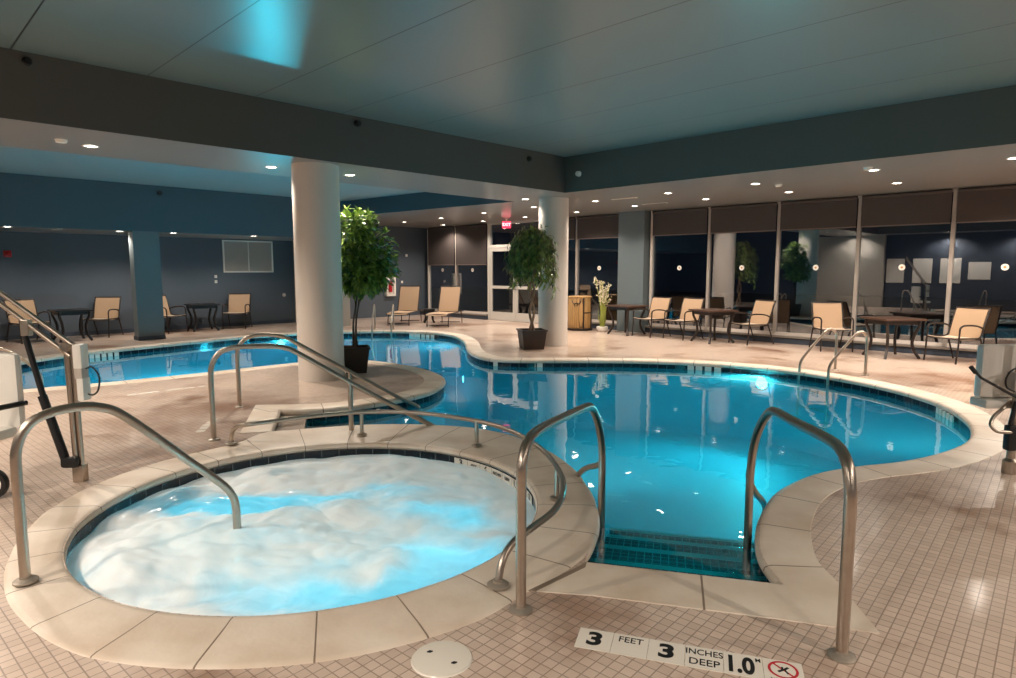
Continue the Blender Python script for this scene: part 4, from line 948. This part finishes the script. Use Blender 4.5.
wl_marker('white tiles at the waterline of the right end of the pool', ((5.165, 7.55), (4.98, 6.93)), (0, .16, .34, .52, .7))

# ------------------------------------------------------------------ pool lifts
t = thing('pool_lift', 'steel and white pool lift at the left edge with a raised boom', 'pool lift', (-3.22, 4.67, 0))
bm = BM(); tube(bm, [(-.018, 0, .02), (-.03, 0, 1.02)], .022, 12); tube(bm, [(.024, .0, .02), (.015, 0, 1.02)], .018, 12); obj('mast', bm, M['steel'], t, smooth=True)
bm = BM(); box(bm, (-.035, -.035, 0), (.045, .035, .13), bev=.008); obj('base_sleeve', bm, M['steel'], t, smooth=True)
for dz, nm in ((0, 'boom_tube'), (.085, 'boom_tube')):
    bm = BM(); tube(bm, [(-.0+.02*(dz > 0), -.01, .95+dz), (-.48, -.01, 1.335+dz*1.0), (-1.3, -.01, 2.0+dz)], .017, 12); obj(nm, bm, M['steel'], t, smooth=True)
bm = BM(); tube(bm, [(-.02, -.04, 1.02), (-.02, .04, 1.02)], .035, 14); obj('pivot', bm, M['steel'], t, smooth=True)
bm = BM(); box(bm, (-.34, -.03, 1.10), (-.28, .02, 1.22), bev=.006); obj('boom_bracket', bm, M['steel'], t)
bm = BM(); tube(bm, [(-.305, -.03, 1.10), (-.20, -.03, .62)], .021, 12); tube(bm, [(-.215, -.03, .66), (-.08, -.03, .18)], .031, 12); obj('actuator', bm, M['black'], t, smooth=True)
bm = BM(); box(bm, (-.10, -.07, .115), (.025, -.01, .20), bev=.028); obj('actuator_motor', bm, M['black'], t, smooth=True)
bm = BM(); box(bm, (.04, -.05, .86), (.105, .04, 1.04), bev=.012); box(bm, (.055, -.05, .62), (.105, .04, .79), bev=.012); obj('battery_box', bm, M['white'], t, smooth=True)
bm = BM(); box(bm, (.042, -.045, .78), (.098, .035, .87), bev=.006); obj('battery_clip', bm, M['grille'], t)
bm = BM(); tube(bm, crom([(.115, -.02, .86), (.17, -.03, .87), (.215, -.03, .80), (.20, -.03, .70), (.16, -.03, .665), (.12, -.02, .67)], 5), .0065, 8); obj('control_cable', bm, M['black'], t, smooth=True)
bm = BM(); box(bm, (-.86, -.06, .36), (-.37, .02, .975), bev=.05); obj('seat_back', bm, M['white'], t, smooth=True)
bm = BM(); box(bm, (-.86, -.46, .36), (-.40, -.04, .44), bev=.03); obj('seat', bm, M['white'], t, smooth=True)
bm = BM(); tube(bm, [(-.36, .0, .60), (-.46, -.34, .60)], .02, 10); obj('armrest', bm, M['black'], t, smooth=True)
bm = BM(); box(bm, (-.80, -.36, .08), (-.36, -.30, .14), bev=.01); tube(bm, [(-.6, -.1, .4), (-.6, -.3, .12)], .02, 8); obj('chassis', bm, M['steel'], t)
bm = BM(); Rw = Matrix.Translation((-.36, -.36, .105)) @ Matrix.Rotation(PI/2, 4, 'X') ; lathe(bm, [(.070, -.02), (.100, -.02), (.105, -.01), (.105, .01), (.100, .02), (.070, .02)], 28, M=Rw); wh = obj('wheel', bm, M['black'], t, smooth=True)
bm = BM(); lathe(bm, [(.0, -.014), (.070, -.014), (.070, .014), (0, .018)], 28, M=Rw); obj('wheel_hub', bm, M['white'], wh, smooth=True)

t = thing('pool_lift', 'white and steel pool lift at the right edge beside the far armchair', 'pool lift', (3.92, 4.86, 0))
bm = BM(); tube(bm, [(.0, 0, .0), (.03, 0, 1.35)], .03, 14); obj('mast', bm, M['steel'], t, smooth=True)
bm = BM(); lathe(bm, [(0, 0), (.05, 0), (.05, .10), (.03, .12), (0, .12)], 20); obj('base_sleeve', bm, M['steel'], t, smooth=True)
bm = BM(); box(bm, (-.215, .08, .58), (.33, .16, 1.0), bev=.025); obj('seat_back', bm, M['white'], t, smooth=True)
bm = BM(); box(bm, (-.20, .03, .50), (.33, .22, .575), bev=.03); obj('seat', bm, M['white'], t, smooth=True)
bm = BM(); box(bm, (-.05, -.05, .66), (.10, .04, .80), bev=.008); obj('control_box', bm, M['grille'], t)
bm = BM(); tube(bm, [(-.37, -.03, .83), (-.30, -.03, .76), (-.0, -.03, .60)], .0105, 8); tube(bm, [(-.385, -.03, .845), (-.345, -.03, .80)], .017, 8); obj('control_lever', bm, M['black'], t, smooth=True)
bm = BM(); tube(bm, crom([(.03, -.06, .84), (-.08, -.06, .83), (-.13, -.06, .76), (-.12, -.06, .69), (-.06, -.06, .66)], 5), .007, 8); obj('control_cable', bm, M['black'], t, smooth=True)
bm = BM(); tube(bm, fillet([(.0, .04, .56), (-.20, -.05, .46), (-.24, -.08, .40), (-.20, -.1, .355), (-.02, -.08, .345)], .06), .014, 10); obj('foot_bar', bm, M['steel'], t, smooth=True)
bm = BM(); tube(bm, [(-.03, -.05, .58), (-.07, -.06, .40)], .017, 8); box(bm, (-.10, -.10, .20), (-.02, -.03, .40), bev=.02); obj('actuator', bm, M['black'], t, smooth=True)
bm = BM(); tube(bm, [(.02, 0, 1.05), (.5, .2, 1.25)], .025, 10); obj('boom_tube', bm, M['steel'], t, smooth=True)

# ------------------------------------------------------------------ world, camera, view
w = bpy.data.worlds.new('night'); bpy.context.scene.world = w; w.use_nodes = True
w.node_tree.nodes['Background'].inputs[0].default_value = (.003, .004, .007, 1); w.node_tree.nodes['Background'].inputs[1].default_value = 1.0
cam = bpy.data.cameras.new('camera'); co = bpy.data.objects.new('camera', cam); C.objects.link(co); bpy.context.scene.camera = co
cam.sensor_fit = 'HORIZONTAL'; cam.sensor_width = 36; cam.lens = 639/1016*36; cam.clip_start = .05; cam.clip_end = 200
co.location = (0, 0, 1.58); co.rotation_euler = (PI/2 - math.atan2(69, 639), 0, 0)
sc = bpy.context.scene
sc.view_settings.view_transform = 'Standard'; sc.view_settings.look = 'None'; sc.view_settings.gamma = 1; sc.view_settings.use_curve_mapping = False
sc.view_settings.exposure = 0.0
sc.cycles.use_denoising = True
sc.cycles.max_bounces = 10; sc.cycles.transparent_max_bounces = 16; sc.cycles.sample_clamp_indirect = 8
